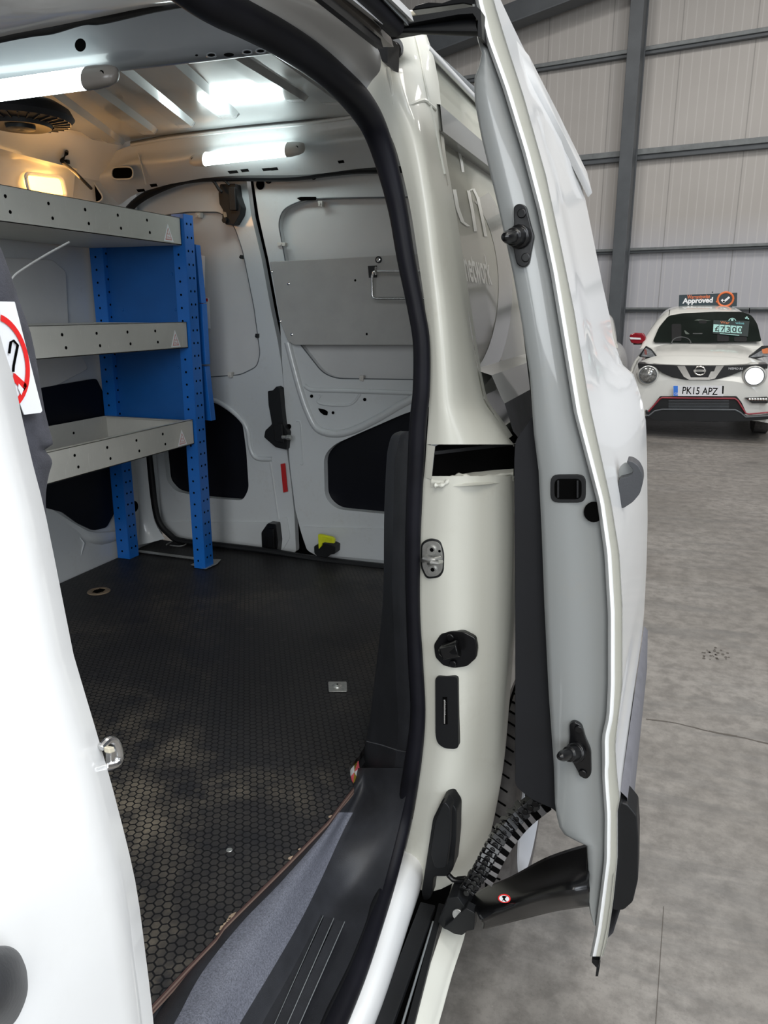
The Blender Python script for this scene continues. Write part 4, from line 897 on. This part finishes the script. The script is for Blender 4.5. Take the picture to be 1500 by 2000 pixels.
# ================================================================== GREY MOUNTING BOARD on the right leaf
mb = empty('mounting_board', Y(640, 680, 2.62), 'grey board with a chrome wire loop, screwed across the inside of the right rear door', 'board')
m = M().poly(PY(rp(K([(380, 515), (1180, 475), (1180, 912), (500, 912), (468, 893), (432, 800), (398, 600)]), 4), 2.615), (0, .012, 0))
m.mat(1)
for cx_, cy_ in ((790, 604), (845, 860)): m.poly(PY(K(ell(cx_, cy_, 5, 6, 12)), 2.6145))
m.build('board_panel', ['greyboard', 'hole'], mb, bevel=.002)
for cx_, cy_ in ((392, 563), (473, 620), (433, 799), (488, 862)):
    M().lathe(Y(*K([(cx_, cy_)])[0], 2.615), (0, -1, 0), [(.0055, 0), (.005, .002), (0, .004)], 12).build('screw', 'steel', mb)
m = M().cyl(Y(*K([(902, 506)])[0], 2.615), (0, -1, 0), .012, .003, 18); m.mat(1).lathe(Y(*K([(902, 506)])[0], 2.612), (0, -1, 0), [(.008, 0), (.007, .005), (.003, .006), (0, .004)], 16); m.build('bolt', ['black', 'steel'], mb)
m = M().poly(PY(K([(850, 535), (893, 533), (893, 590), (855, 592)]), 2.6125), (0, .003, 0)).build('hook_plate', 'black', mb)
wl_ = K([(1190, 560), (890, 560), (876, 566), (871, 585), (871, 675), (876, 686), (890, 690), (1190, 690)])
m = M().tube([Y(a, b, 2.56) for a, b in wl_], .0045, 10); m.tube([Y(*K([(888, 545)])[0], 2.60), Y(*K([(888, 562)])[0], 2.555), Y(*K([(888, 575)])[0], 2.56)], .005, 8)
m.build('wire_loop', 'steel', mb, angle=60)

# ================================================================== SHELVING UNIT
sh = empty('shelving_unit', (-1.8, 1.6, .55), 'grey three-shelf racking with blue perforated uprights along the far side of the load bay', 'shelving')
XF, XB, YE = -1.595, -1.975, 2.345
m = M(); Y0 = .75
m.box((XB, Y0, 0), (XF, YE, .003)); m.box((XF-.002, Y0, 0), (XF, YE, .088)); m.box((XF-.02, Y0, .086), (XF, YE, .088)); m.box((XB, Y0, 0), (XB+.002, YE, .085)); m.box((XB, YE-.002, 0), (XF, YE, .085)); m.box((XB, YE-.02, .083), (XF, YE, .085))
m.mat(1)
for yy in (.9, 1.04, 1.18, 1.32, 1.46, 1.60, 1.745, 1.885, 2.025, 2.165):
    for zz in (.026, .062): m.cyl((XF, yy+.01*(zz < .04), zz), (1, 0, 0), .0048, .0006, 10)
    m.cyl((XB+.0022, yy, .045), (1, 0, 0), .0048, .0006, 10)
s0 = m.build('shelf', ['shelf', 'hole'], sh, bevel=.0012, seg=2)
m = M().poly([(XF+.0006, 2.245, .006), (XF+.0006, 2.30, .006), (XF+.0006, 2.2725, .062)], (.0006, 0, 0)); m.mat(1)
m.poly([(XF+.0014, 2.254, .011), (XF+.0014, 2.291, .011), (XF+.0014, 2.2725, .050)]); m.mat(0).poly([(XF+.0016, 2.258, .0135), (XF+.0016, 2.287, .0135), (XF+.0016, 2.2725, .045)])
m.mat(1).text('MAX', .009, (XF+.0018, 2.2725, .026), (0, 1, 0), (0, 0, 1), 'CENTER'); m.text('25kg', .011, (XF+.0018, 2.2725, .0155), (0, 1, 0), (0, 0, 1), 'CENTER')
w0 = m.build('load_warning_sticker', ['paper', mat('pale_red_print', (.6, .2, .17), .5)], s0)
base = WO['shelf'].copy()
for i, z in enumerate((1.712, 1.371, 1.031)):
    if i == 0: s, w = s0, w0
    else:
        s = s0.copy(); C.objects.link(s); s.parent = sh; w = w0.copy(); C.objects.link(w); w.parent = s
    s.location = base-WO[sh.name]+Vector((0, 0, z))
def post(x0, x1, xf, nm, flip=1):
    m = M(); z0, z1 = .552, 1.812
    m.box((x0, 2.349, z0), (x1, 2.352, z1)); m.box((xf-.0015, 2.35, z0), (xf+.0015, 2.405, z1)); m.mat(1)
    k = 0; z = z0+.03
    while z < z1-.01:
        m.cyl(((x0+x1)/2-.004*flip, 2.3492, z), (0, -1, 0), .0042, .0005, 8)
        m.cyl((xf+.0015, 2.366, z+.012), (1, 0, 0), .0042, .0005, 8); m.cyl((xf+.0015, 2.390, z+.012), (1, 0, 0), .0042, .0005, 8)
        z += .044
    return m.build('upright', ['blue', 'hole'], sh)
post(-1.632, -1.585, -1.585, 'upright'); post(-1.985, -1.93, -1.93, 'upright')
m = M().box((-1.955, 2.37, 1.05), (-1.60, 2.373, 1.80)); m.mat(1)
for (x, z) in ((-1.66, 1.62), (-1.655, 1.50), (-1.88, 1.50), (-1.66, 1.30), (-1.65, 1.10)): m.lathe((x, 2.37, z), (0, -1, 0), [(.006, 0), (.005, .002), (0, .003)], 10)
m.build('end_panel', ['bluedark', 'bluedark'], sh)
m = M()
for q in ([(364, 474), (382, 478), (394, 592), (372, 592)], [(370, 592), (395, 593), (402, 712), (376, 712)], [(374, 712), (401, 716), (413, 822), (378, 818)]): m.poly(PY(q, 2.44), (0, .03, 0))
m.build('side_panel', 'blue', sh, bevel=.0015)

# ================================================================== TUBE LAMPS
def lamp(p, q, r, capr, lab, dark):
    p, q = Vector(p), Vector(q); d = (q-p).normalized(); L = (q-p).length
    rt = empty('tube_lamp', (p+q)/2, lab, 'lamp', 'white strip lamps fitted inside the load bay')
    m = M().tube([p+d*.0, p+d*.006, q-d*.006, q], [r*.8, r, r, r*.8], 18, .7); m.build('diffuser', 'tube', rt, angle=50)
    for s, e, mt_ in ((p, -d, 'cap'), (q, d, dark)):
        m = M(); m.tube([s-e*.008, s+e*.008, s+e*.034, s+e*.048, s+e*.052], [r*1.08, r*1.08, capr, capr*.75, capr*.3], 18, .7)
        m.mat(1).cyl(s+e*.034+Vector((0, -capr*.72, 0)), (0, -1, 0), r*.2, .001, 12)
        m.build('end_cap', [mt_, 'hole'], rt, angle=50)
    return rt
lamp(Y(398, 311, 2.46), Y(566, 292, 2.46), .026, .024, 'lit white tube lamp on the cross member above the rear doors', 'cap')
lamp(Y(-110, 192, 1.235), Y(180, 152, 1.235), .023, .022, 'lit tube lamp with brown-grey end cap under the front roof cross member, upper left', 'darkcap')

# ================================================================== SMALL LOOSE THINGS
m = M().tube(catmull([tuple(X(a, b, -1.2)) for a, b in ((18, 552), (26, 541), (40, 529), (86, 500), (135, 473))], 5), .0022, 8)
tag(m.build('cable_tie', mat('grey_nylon', (.28, .28, .28), .4)), 'thin grey cable tie end in front of the racking, between the upper two shelves', 'cable tie')
m = M()
P_ = [(684, 1500), (692, 1492), (700, 1483), (702, 1500), (698, 1520), (690, 1530), (684, 1518)]
pts = [Z(a, b, .540) for a, b in P_]; c = Z(692, 1508, .549)
for i in range(len(pts)): m.mat(i % 3).poly([pts[i], pts[(i+1) % len(pts)], c])
tag(m.build('sweet_wrapper', ['paper', mat('gold_foil', (.5, .36, .05), .3, .6), mat('pink_foil', (.7, .12, .15), .35)]), 'crumpled white, gold and pink sweet wrapper wedged beside the floor edge', 'wrapper')

# ================================================================== REAR WHEEL
wc = Vector((-.234, 1.76, .30)); m = M()
m.lathe(wc+Vector((-.19, 0, 0)), (1, 0, 0), [(.19, 0), (.26, .0), (.292, .02), (.302, .05), (.302, .15), (.299, .172), (.288, .184), (.255, .1865), (.21, .186), (.203, .180), (.195, .17)], 64)
for k in range(64):
    a = 2*pi*k/64; d = Vector((0, cos(a), sin(a))); t_ = Vector((0, -sin(a), cos(a)))
    m.mat(1).bar(wc+d*.303+Vector((-.055, 0, 0)), wc+d*.300+t_*.012+Vector((-.025, 0, 0)), .004, .003, tuple(d))
for xx in (-.14, -.10, -.06): m.mat(1).lathe(wc+Vector((xx, 0, 0)), (1, 0, 0), [(.3025, 0), (.3025, .006)], 64)
tyre = m.build('rear_wheel', ['tyre', 'hole'], van, angle=40)
m = M(); m.lathe(wc+Vector((-.19, 0, 0)), (1, 0, 0), [(0, .10), (.05, .12), (.09, .115), (.12, .13), (.155, .135), (.175, .155), (.188, .180), (.203, .1895), (.206, .184)], 48)
m.mat(1)
for k in range(8):
    a = 2*pi*k/8; d = Vector((0, cos(a), sin(a))); m.poly([wc+d*.135+Vector((-.052+.0, 0, 0))+Vector((0, -sin(t), cos(t)))*.022+Vector((0, cos(t), sin(t)))*.012 for t in (0, 1, 2, 3, 4, 5, 6)])
m.build('wheel_disc', ['alloy', 'hole'], tyre, angle=40)
# lower body: dark underside in front of the wheel
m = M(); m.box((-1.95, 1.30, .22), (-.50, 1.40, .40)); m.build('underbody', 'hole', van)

# ================================================================== WHITE HATCHBACK (Y forward is away from the camera; front faces us)
def hull(m, secs, n=40, e=3.2):
    rows = []
    for (y, w, z0, z1, cx_) in secs:
        r = []
        for k in range(n+1):
            a = pi*k/n; c_, s_ = cos(a), sin(a)
            r.append(Vector((cx_+w*(abs(c_)**(2/e))*(1 if c_ > 0 else -1), y, z0+(z1-z0)*(abs(s_)**(2/e)))))
        rows.append(r)
    m.loft(rows, 3, 1); m.poly(rows[0]); return m
J = lambda x, y, Yp: Y(1190+x/4.839, 550+y/4.839, Yp)
CX = .35; Y9 = 9.9
car = empty('hatchback_car', (CX, 11.9, 0), 'white compact car with a red door mirror, parked facing the van by the wall', 'car')
m = M(); hull(m, [(Y9+.02, .66, .24, .70, CX), (Y9+.06, .76, .22, .82, CX), (Y9+.18, .83, .2, .90, CX), (Y9+.45, .87, .2, .98, CX), (Y9+.9, .885, .2, 1.05, CX), (Y9+1.15, .885, .2, 1.08, CX), (Y9+2.2, .885, .2, 1.12, CX), (Y9+3.6, .87, .25, 1.12, CX), (Y9+4.05, .8, .3, 1.0, CX)], 40, 4)
body = m.build('body', mat('pearl_white', (.72, .72, .68), .2, coat=.8, var=.02), car, angle=50)
m = M(); hull(m, [(Y9+1.0, .76, 1.0, 1.02, CX), (Y9+1.35, .73, 1.0, 1.25, CX), (Y9+1.75, .66, 1.0, 1.46, CX), (Y9+2.1, .62, 1.0, 1.545, CX), (Y9+2.6, .61, 1.0, 1.565, CX), (Y9+3.3, .60, 1.0, 1.52, CX), (Y9+3.9, .62, 1.0, 1.2, CX)], 40, 4)
m.build('cabin', body.data.materials[0], car, angle=50)
WSO = rp([(408, 572), (470, 430), (560, 322), (700, 298), (1000, 285), (1250, 285), (1345, 318), (1400, 400), (1436, 555), (1425, 565), (900, 578)], 30)
def ws(x, y, off=0):  # sloping screen plane, bottom at Y9+1.08, top Y9+1.8
    s = (575-y)/290.; return J(x, y, Y9+1.05+.62*s-off)
glassm = mat('car_glass', (.008, .012, .010), .06, var=.5, vs=1.2, coat=.5)
m = M().poly([ws(x, y) for x, y in WSO]); scr = m.build('windscreen', glassm, car)
for q in ([(560, 322), (567, 320), (575, 265), (568, 265)], [(1318, 300), (1325, 302), (1330, 250), (1322, 248)]): M().poly([J(x, y, Y9+1.66) for x, y in q]).build('roof_joint', 'hole', car)
m = M()
m.poly([ws(x, y, .006) for x, y in rp([(690, 400), (840, 355), (980, 370), (985, 470), (720, 500)], 20)])
m.mat(1)
for x0, y0, x1, y1 in ((845, 365, 920, 395), (590, 400, 680, 560), (1020, 480, 1130, 565), (1180, 520, 1300, 565)): m.poly([ws(x, y, .010) for x, y in rp([(x0, y0), (x1, y0), (x1, y1), (x0, y1)], 12)])
st = [ws(680+90*cos(a), 580+55*sin(a), .012) for a in [pi+pi*k/10 for k in range(11)]]; m.mat(2).tube(st, .008, 6)
m.mat(2).tube([ws(x, y, .012) for x, y in ((790, 492), (880, 492))], .006, 6)
m.build('cabin_interior', [mat('dim_rear_window', (.08, .10, .085), .6), 'black', mat('wheel_grey', (.08, .085, .085), .4)], scr)
E_ = lambda pts, yp: [J(x, y, yp) for x, y in pts]
# lamps and front details
lensm = mat('lamp_lens', (.34, .35, .36), .15, .4, var=.5, vs=25, coat=.8)
m = M().poly(E_(rp([(345, 607), (400, 640), (470, 728), (400, 728), (285, 712), (280, 700)], 10), Y9+.42), (0, .1, 0)); m.mat(1).poly(E_([(330, 640), (350, 640), (360, 690), (335, 690)], Y9+.415))
m.mat(2).poly(E_(rp([(300, 705), (345, 625), (395, 650), (445, 720)], 8), Y9+.418)); m.build('side_lamp', [ 'blackgloss', mat('clear_red', (.25, .08, .07), .3), lensm], car, bevel=.004)
m = M().poly(E_(rp([(1505, 605), (1450, 610), (1300, 725), (1400, 725), (1530, 700)], 8), Y9+.42), (0, .1, 0)); m.mat(1).poly(E_(rp([(1440, 640), (1500, 625), (1500, 680), (1450, 680)], 8), Y9+.414)); m.mat(2).poly(E_(rp([(1320, 718), (1440, 650), (1520, 620), (1520, 700)], 8), Y9+.417))
m.build('side_lamp', ['blackgloss', mat('orange_lens', (.8, .22, .06), .3), lensm], car, bevel=.004)
m = M().poly(E_(rp([(268, 770), (470, 785), (700, 793), (1080, 795), (1290, 788), (1500, 775), (1495, 828), (1420, 800), (1330, 800), (1240, 850), (1150, 885), (1050, 915), (960, 932), (730, 930), (600, 905), (500, 862), (440, 805), (350, 800), (275, 825)], 12), Y9-.005), (0, .3, 0))
gr = m.build('front_grille', 'blackgloss', car, bevel=.004)
chm = mat('bright_chrome', (.7, .68, .64), .12, 1.)
m = M()
m.poly(E_([(640, 797), (715, 797), (770, 905), (740, 920), (705, 900)], Y9-.012), (0, .01, 0)); m.poly(E_([(1010, 797), (1085, 795), (1000, 915), (960, 925), (935, 905), (960, 850), (990, 848)], Y9-.012), (0, .01, 0)); m.poly(E_([(740, 905), (960, 905), (955, 928), (750, 928)], Y9-.012), (0, .01, 0))
m.tube([J(855+50*cos(a), 843+40*sin(a), Y9-.03) for a in [2*pi*k/24 for k in range(25)]], .011, 8, caps=False); m.poly(E_([(797, 832), (913, 832), (913, 852), (797, 852)], Y9-.045), (0, .012, 0))
m.build('grille_trim', chm, gr, angle=50)
m = M().text('NISMO RS', .035, J(1125, 830, Y9-.01), (1, 0, 0), (0, 0, 1)); m.build('grille_badge', 'paper', gr)
m = M().text('NISSAN', .020, J(822, 849, Y9-.047), (1, 0, 0), (0, 0, 1), sx=1.05); m.build('badge_lettering', 'hole', gr)
for (cx_, cy_, r_, lit) in ((365, 883, 78, 0), (1372, 893, 84, 1)):
    c = J(cx_, cy_, Y9-.01); R_ = r_/4.839/1500*depth(c)
    m = M(); m.lathe(c+Vector((0, .10, 0)), (0, -1, 0), [(R_*1.45, -.10), (R_*1.35, .03), (R_*1.12, .10), (R_*1.0, .11), (R_*.98, .10)], 40)
    hl = m.build('headlamp_surround', body.data.materials[0], car, angle=60)
    m = M(); m.lathe(c, (0, -1, 0), [(0, .035), (R_*.5, .028), (R_*.9, .008), (R_*.99, 0)], 32)
    m.build('headlamp', mat('lit_headlamp', (.9, .9, .9), .2, emit=(1, 1, 1), es=1.6) if lit else mat('unlit_headlamp', (.22, .22, .21), .15, .3, var=.7, vs=30, coat=.8), hl)
    M().tube([c+Vector((cos(a)*R_, -.004, sin(a)*R_)) for a in [2*pi*k/32 for k in range(33)]], .006, 8, caps=False).build('headlamp_rim', 'column', hl)
m = M().poly(E_(rp([(603, 983), (1083, 983), (1078, 1083), (605, 1080)], 3), Y9-.07), (0, .012, 0))
m.mat(1).poly(E_([(606, 985), (648, 985), (648, 1079), (607, 1079)], Y9-.0708)); m.mat(2).poly(E_([(1068, 985), (1083, 985), (1079, 1060), (1066, 1060)], Y9-.0708))
p0, p1 = J(684, 1060, Y9-.071), J(1038, 1060, Y9-.071); h_ = J(684, 990, Y9-.071).z-p0.z
m.text('PK15 APZ', h_*1.36, p0, (1, 0, 0), (0, 0, 1), sx=(p1.x-p0.x)/(h_*1.36*4.45), bold=.0012); m.mat(0).text('GB', .035, J(614, 1068, Y9-.0715), (1, 0, 0), (0, 0, 1))
m.build('number_plate', [mat('plate_white', (.78, .78, .8), .4), mat('plate_blue', (.03, .2, .75), .4), 'hole'], car)
m = M().poly(E_(rp([(480, 1085), (1205, 1085), (1250, 1140), (1300, 1250), (350, 1250), (400, 1190)], 14), Y9-.03), (0, .2, 0))
li = m.build('lower_intake', 'black', car, bevel=.004)
m = M()
for k in range(6): m.tube([J(560, 1125+k*14, Y9-.035), J(1130, 1125+k*14, Y9-.035)], .004, 6)
m.build('intake_mesh', 'column', li)
m = M().tube([J(x, y, Y9-.05) for x, y in ((370, 1228), (405, 1190), (478, 1108), (500, 1098), (850, 1103), (1185, 1105), (1215, 1125), (1290, 1245), (1320, 1252), (1520, 1235))], .010, 8)
m.build('red_trim_line', mat('dark_red', (.30, .03, .045), .35), car, angle=60)
m = M(); m.poly(E_(rp([(340, 1215), (400, 1250), (440, 1215), (500, 1205), (1190, 1210), (1240, 1235), (1300, 1275), (1520, 1262), (1520, 1300), (1300, 1320), (900, 1325), (420, 1310), (350, 1270)], 10), Y9-.08), (0, .5, 0))
m.mat(1).tube([J(x, y, Y9-.085) for x, y in ((350, 1262), (372, 1268), (430, 1222), (500, 1208), (1190, 1212), (1240, 1238), (1290, 1282), (1520, 1268))], .010, 8)
m.build('front_splitter', ['black', 'column'], car, bevel=.006)
m = M().poly(E_(rp([(298, 1078), (410, 1085), (345, 1142), (310, 1140)], 6), Y9+.05), (0, .1, 0)).build('bumper_vent', 'blackgloss', car); m = M().poly(E_(rp([(1280, 1098), (1500, 1092), (1500, 1150), (1350, 1150)], 8), Y9-.03), (0, .1, 0))
m.mat(1)
for k in range(7): m.lathe(J(1325+k*26, 1112, Y9-.035), (0, -1, 0), [(0, .01), (.012, .008), (.02, 0)], 10)
m.build('bumper_light_strip', ['blackgloss', chm], car)
# bonnet creases
m = M()
for pts_ in (((470, 735), (445, 680), (385, 600), (355, 575)), ((1225, 785), (1290, 735), (1380, 660), (1440, 590))): pass
# mirrors
m = M(); cM = J(268, 535, Y9+1.25)
m.poly([J(x, y, Y9+1.2) for x, y in rp([(195, 500), (240, 484), (325, 488), (345, 520), (338, 580), (270, 590), (205, 580), (190, 540)], 14)], (0, .12, 0))
m.mat(1).poly([J(x, y, Y9+1.185) for x, y in ((192, 525), (295, 532), (300, 548), (200, 545))]); m.mat(2).bar(J(230, 585, Y9+1.28), J(380, 585, Y9+1.2), .06, .03)
m.build('door_mirror', [mat('dark_red_gloss', (.28, .01, .02), .15, coat=.6), 'paper', 'blackgloss'], car, angle=60, bevel=.02)
for sx_ in (-1, 1):
    wc = Vector((CX+sx_*.77, Y9+.82, .325)); m = M(); m.lathe(wc+Vector((-.1, 0, 0)), (1, 0, 0), [(0, 0), (.29, 0), (.325, .02), (.325, .18), (.29, .2), (0, .2)], 36); m.build('wheel', 'tyre', car, angle=50)
    wc = Vector((CX+sx_*.77, Y9+3.35, .325)); m = M(); m.lathe(wc+Vector((-.1, 0, 0)), (1, 0, 0), [(0, 0), (.29, 0), (.325, .02), (.325, .18), (.29, .2), (0, .2)], 36); m.build('wheel', 'tyre', car, angle=50)
# roof sign board
YS = Y9+2.25
m = M().poly(E_(rp([(660, 127), (1210, 105), (1205, 235), (655, 241)], 4), YS), (0, .05, 0))
m.mat(1)
p0 = J(695, 205, YS-.002); p1 = J(1000, 195, YS-.002); xd = (p1-p0).normalized()
m.text('Approved', (J(695, 155, YS).z-p0.z)*1.35, p0, xd, (0, 0, 1), sx=(p1-p0).length/((J(695, 155, YS).z-p0.z)*1.35*4.35), bold=.004)
m.mat(2); m.text('.', .2, J(1002, 195, YS-.002), xd, (0, 0, 1), bold=.003)
q0 = J(735, 163, YS-.002); q1 = J(952, 154, YS-.002); m.text('Warrantywise', .075, q0, xd, (0, 0, 1), sx=(q1-q0).length/(.075*5.75), bold=.001)
co = J(1098, 167, YS-.008); m.tube([co+Vector((cos(a)*.100, 0, sin(a)*.094)) for a in [2*pi*k/32 for k in range(33)]], .014, 8, caps=False)
ck_ = [J(x, y, YS-.008) for x, y in ((1062, 170), (1082, 192), (1135, 146))]; m.mat(1).bar(ck_[0], ck_[1]+(ck_[1]-ck_[0])*.2, .01, .028); m.bar(ck_[1]-(ck_[2]-ck_[1])*.1, ck_[2], .01, .028)
m.mat(0).tube([J(975, 105, YS+.02), J(975, 95, YS+.02)], .008, 6)
for x in (720, 1150): m.mat(0).poly([J(x-12, 235, YS+.01), J(x+12, 235, YS+.01), J(x+12, 262, YS+.01), J(x-12, 262, YS+.01)], (0, .03, 0))
tag(m.build('roof_sign', [mat('dark_teal_board', (.012, .03, .04), .4), 'paper', mat('orange_print', (.85, .2, .06), .4)]), 'dark rectangular sign with white and orange lettering on the roof of the white car', 'sign')
# price board behind the screen
m = M().poly([ws(x, y, .02) for x, y in ((985, 365), (1325, 372), (1310, 520), (978, 490))])
for k, chx in enumerate('£7300'):
    x0 = 985+k*55; m.mat(1).poly([ws(x, y, .024) for x, y in ((x0, 402+k*4), (x0+50, 406+k*4), (x0+46, 478+k*3), (x0-4, 474+k*3))])
    m.mat(0); p0 = ws(x0+10, 466+k*3, .028); up_ = (ws(x0+10, 410, .028)-ws(x0+10, 466, .028)).normalized(); m.text(chx, .165, p0, (1, 0, -.03), up_, sx=.66, bold=.003)
up_ = (ws(1000, 400, .03)-ws(1000, 500, .03)).normalized()
m.mat(2).text('Warranty', .085, ws(1050, 396, .03), (1, 0, -.04), up_, sx=.7, bold=.001); m.mat(3).text('wise', .085, ws(1192, 400, .03), (1, 0, -.04), up_, sx=.7, bold=.001)
m.mat(1).tube([ws(1162+32*cos(a), 372+24*sin(a), .03) for a in [pi+pi*k/10 for k in range(11)]], .006, 6); m.poly([ws(x, y, .03) for x, y in ell(1162, 362, 12, 10)])
m.poly([ws(x, y, .03) for x, y in ((1045, 488), (1228, 505), (1228, 511), (1045, 494))])
for x, y in ((1300, 335), (1312, 350), (1290, 345)): m.poly([ws(x+a, y+b, .03) for a, b in ((-8, -6), (8, -4), (10, 8), (-6, 6))])
tag(m.build('price_board', [mat('dark_green_board', (.018, .03, .03), .5), mat('mint_print', (.36, .62, .58), .5), mat('orange_text', (.5, .16, .07), .5), mat('teal_text', (.15, .4, .42), .5)]), 'dark price board reading £7300 inside the windscreen of the white car', 'price board')
# second white car, mostly hidden by the sliding door
c2 = empty('parked_car', (-1.58, 14, 0), 'sliver of a white car between the slid-open door and the car with the roof sign', 'car')
m = M(); hull(m, [(12.3, .7, .25, .8, -1.58), (12.45, .82, .22, .9, -1.58), (13.0, .87, .2, 1.0, -1.58), (14.2, .88, .2, 1.05, -1.58), (14.9, .8, .3, 1.0, -1.58)], 36, 4)
hull(m, [(13.2, .75, .9, 1.02, -1.58), (13.9, .66, .9, 1.42, -1.58), (14.3, .62, .9, 1.48, -1.58), (14.8, .6, .9, 1.1, -1.58)], 36, 4); m.build('body', body.data.materials[0], c2, angle=50)
M().poly([(-1.58+x, y, z) for x, y, z in ((-.62, 13.22, 1.06), (.62, 13.22, 1.06), (.54, 13.78, 1.38), (-.54, 13.78, 1.38))], (0, 0, .012)).build('windscreen', glassm, c2, bevel=.004)
M().poly([(-1.58+x, 12.27, z) for x, z in rp([(-.42, .45), (.42, .45), (.5, .68), (-.5, .68)], .06)], (0, .1, 0)).build('front_grille', 'black', c2)
for sx_ in (-1, 1): M().poly([(-1.58+sx_*x, 12.40, z) for x, z in rp([(.52, .62), (.74, .66), (.76, .80), (.56, .76)], .04)], (0, .1, 0)).build('headlamp', lensm, c2)
m = M(); m.lathe((-.86, 13.1, .31), (1, 0, 0), [(0, 0), (.28, 0), (.31, .02), (.31, .16), (.28, .18), (0, .18)], 30); m.build('wheel', 'tyre', c2)

# ================================================================== LIGHT
w = bpy.data.worlds.new('w'); bpy.context.scene.world = w; w.use_nodes = True
w.node_tree.nodes['Background'].inputs[0].default_value = (.62, .68, .78, 1); w.node_tree.nodes['Background'].inputs[1].default_value = .12
def area(name, loc, target, sx_, sy_, power, col):
    l = bpy.data.lights.new(name, 'AREA'); l.shape = 'RECTANGLE'; l.size = sx_; l.size_y = sy_; l.energy = power; l.color = col
    o = bpy.data.objects.new(name, l); C.objects.link(o); o.location = loc; o.rotation_euler = (Vector(target)-Vector(loc)).to_track_quat('-Z', 'Y').to_euler(); return o
area('doorway_daylight', (5, 0.3, 6.3), (0, 1.0, 1.0), 4, 3, 400, (.86, .92, 1.0))
area('doorway_daylight_front', (1.6, -3.6, 6.5), (0, 1.2, 1.0), 4, 3, 300, (1, .97, .90))
area('side_daylight', (4.5, -1.2, 2.3), (-1, 1.5, 1.1), 3, 2.4, 130, (.88, .94, 1.0))
area('rear_door_fill', (1.3, -4.2, 2.7), (-.8, 2, 1.2), 3, 2.2, 190, (.93, .97, 1.0))  # extra fill, added to brighten the rear doors
for x in (-3.5, 1.5, 6):
    for y in (5, 10.5): area('high_bay_lamp', (x, y, 8.2), (x, y, 0), 1.2, 1.2, 170, (1, .97, .93))
area('high_bay_lamp', (1.5, 0.5, 8.2), (1.5, .5, 0), 1.5, 1.5, 120, (1, .97, .93))
def pt(name, loc, power, col, r=.05):
    l = bpy.data.lights.new(name, 'POINT'); l.energy = power; l.color = col; l.shadow_soft_size = r; o = bpy.data.objects.new(name, l); C.objects.link(o); o.location = loc
pt('amber_lamp_light', (-1.82, 2.12, 1.90), 1.1, (1, .5, .15), .04)
sc = bpy.context.scene
sc.view_settings.view_transform = 'Standard'; sc.view_settings.look = 'None'; sc.view_settings.exposure = -0.2
sc.cycles.use_denoising = True; sc.cycles.max_bounces = 8
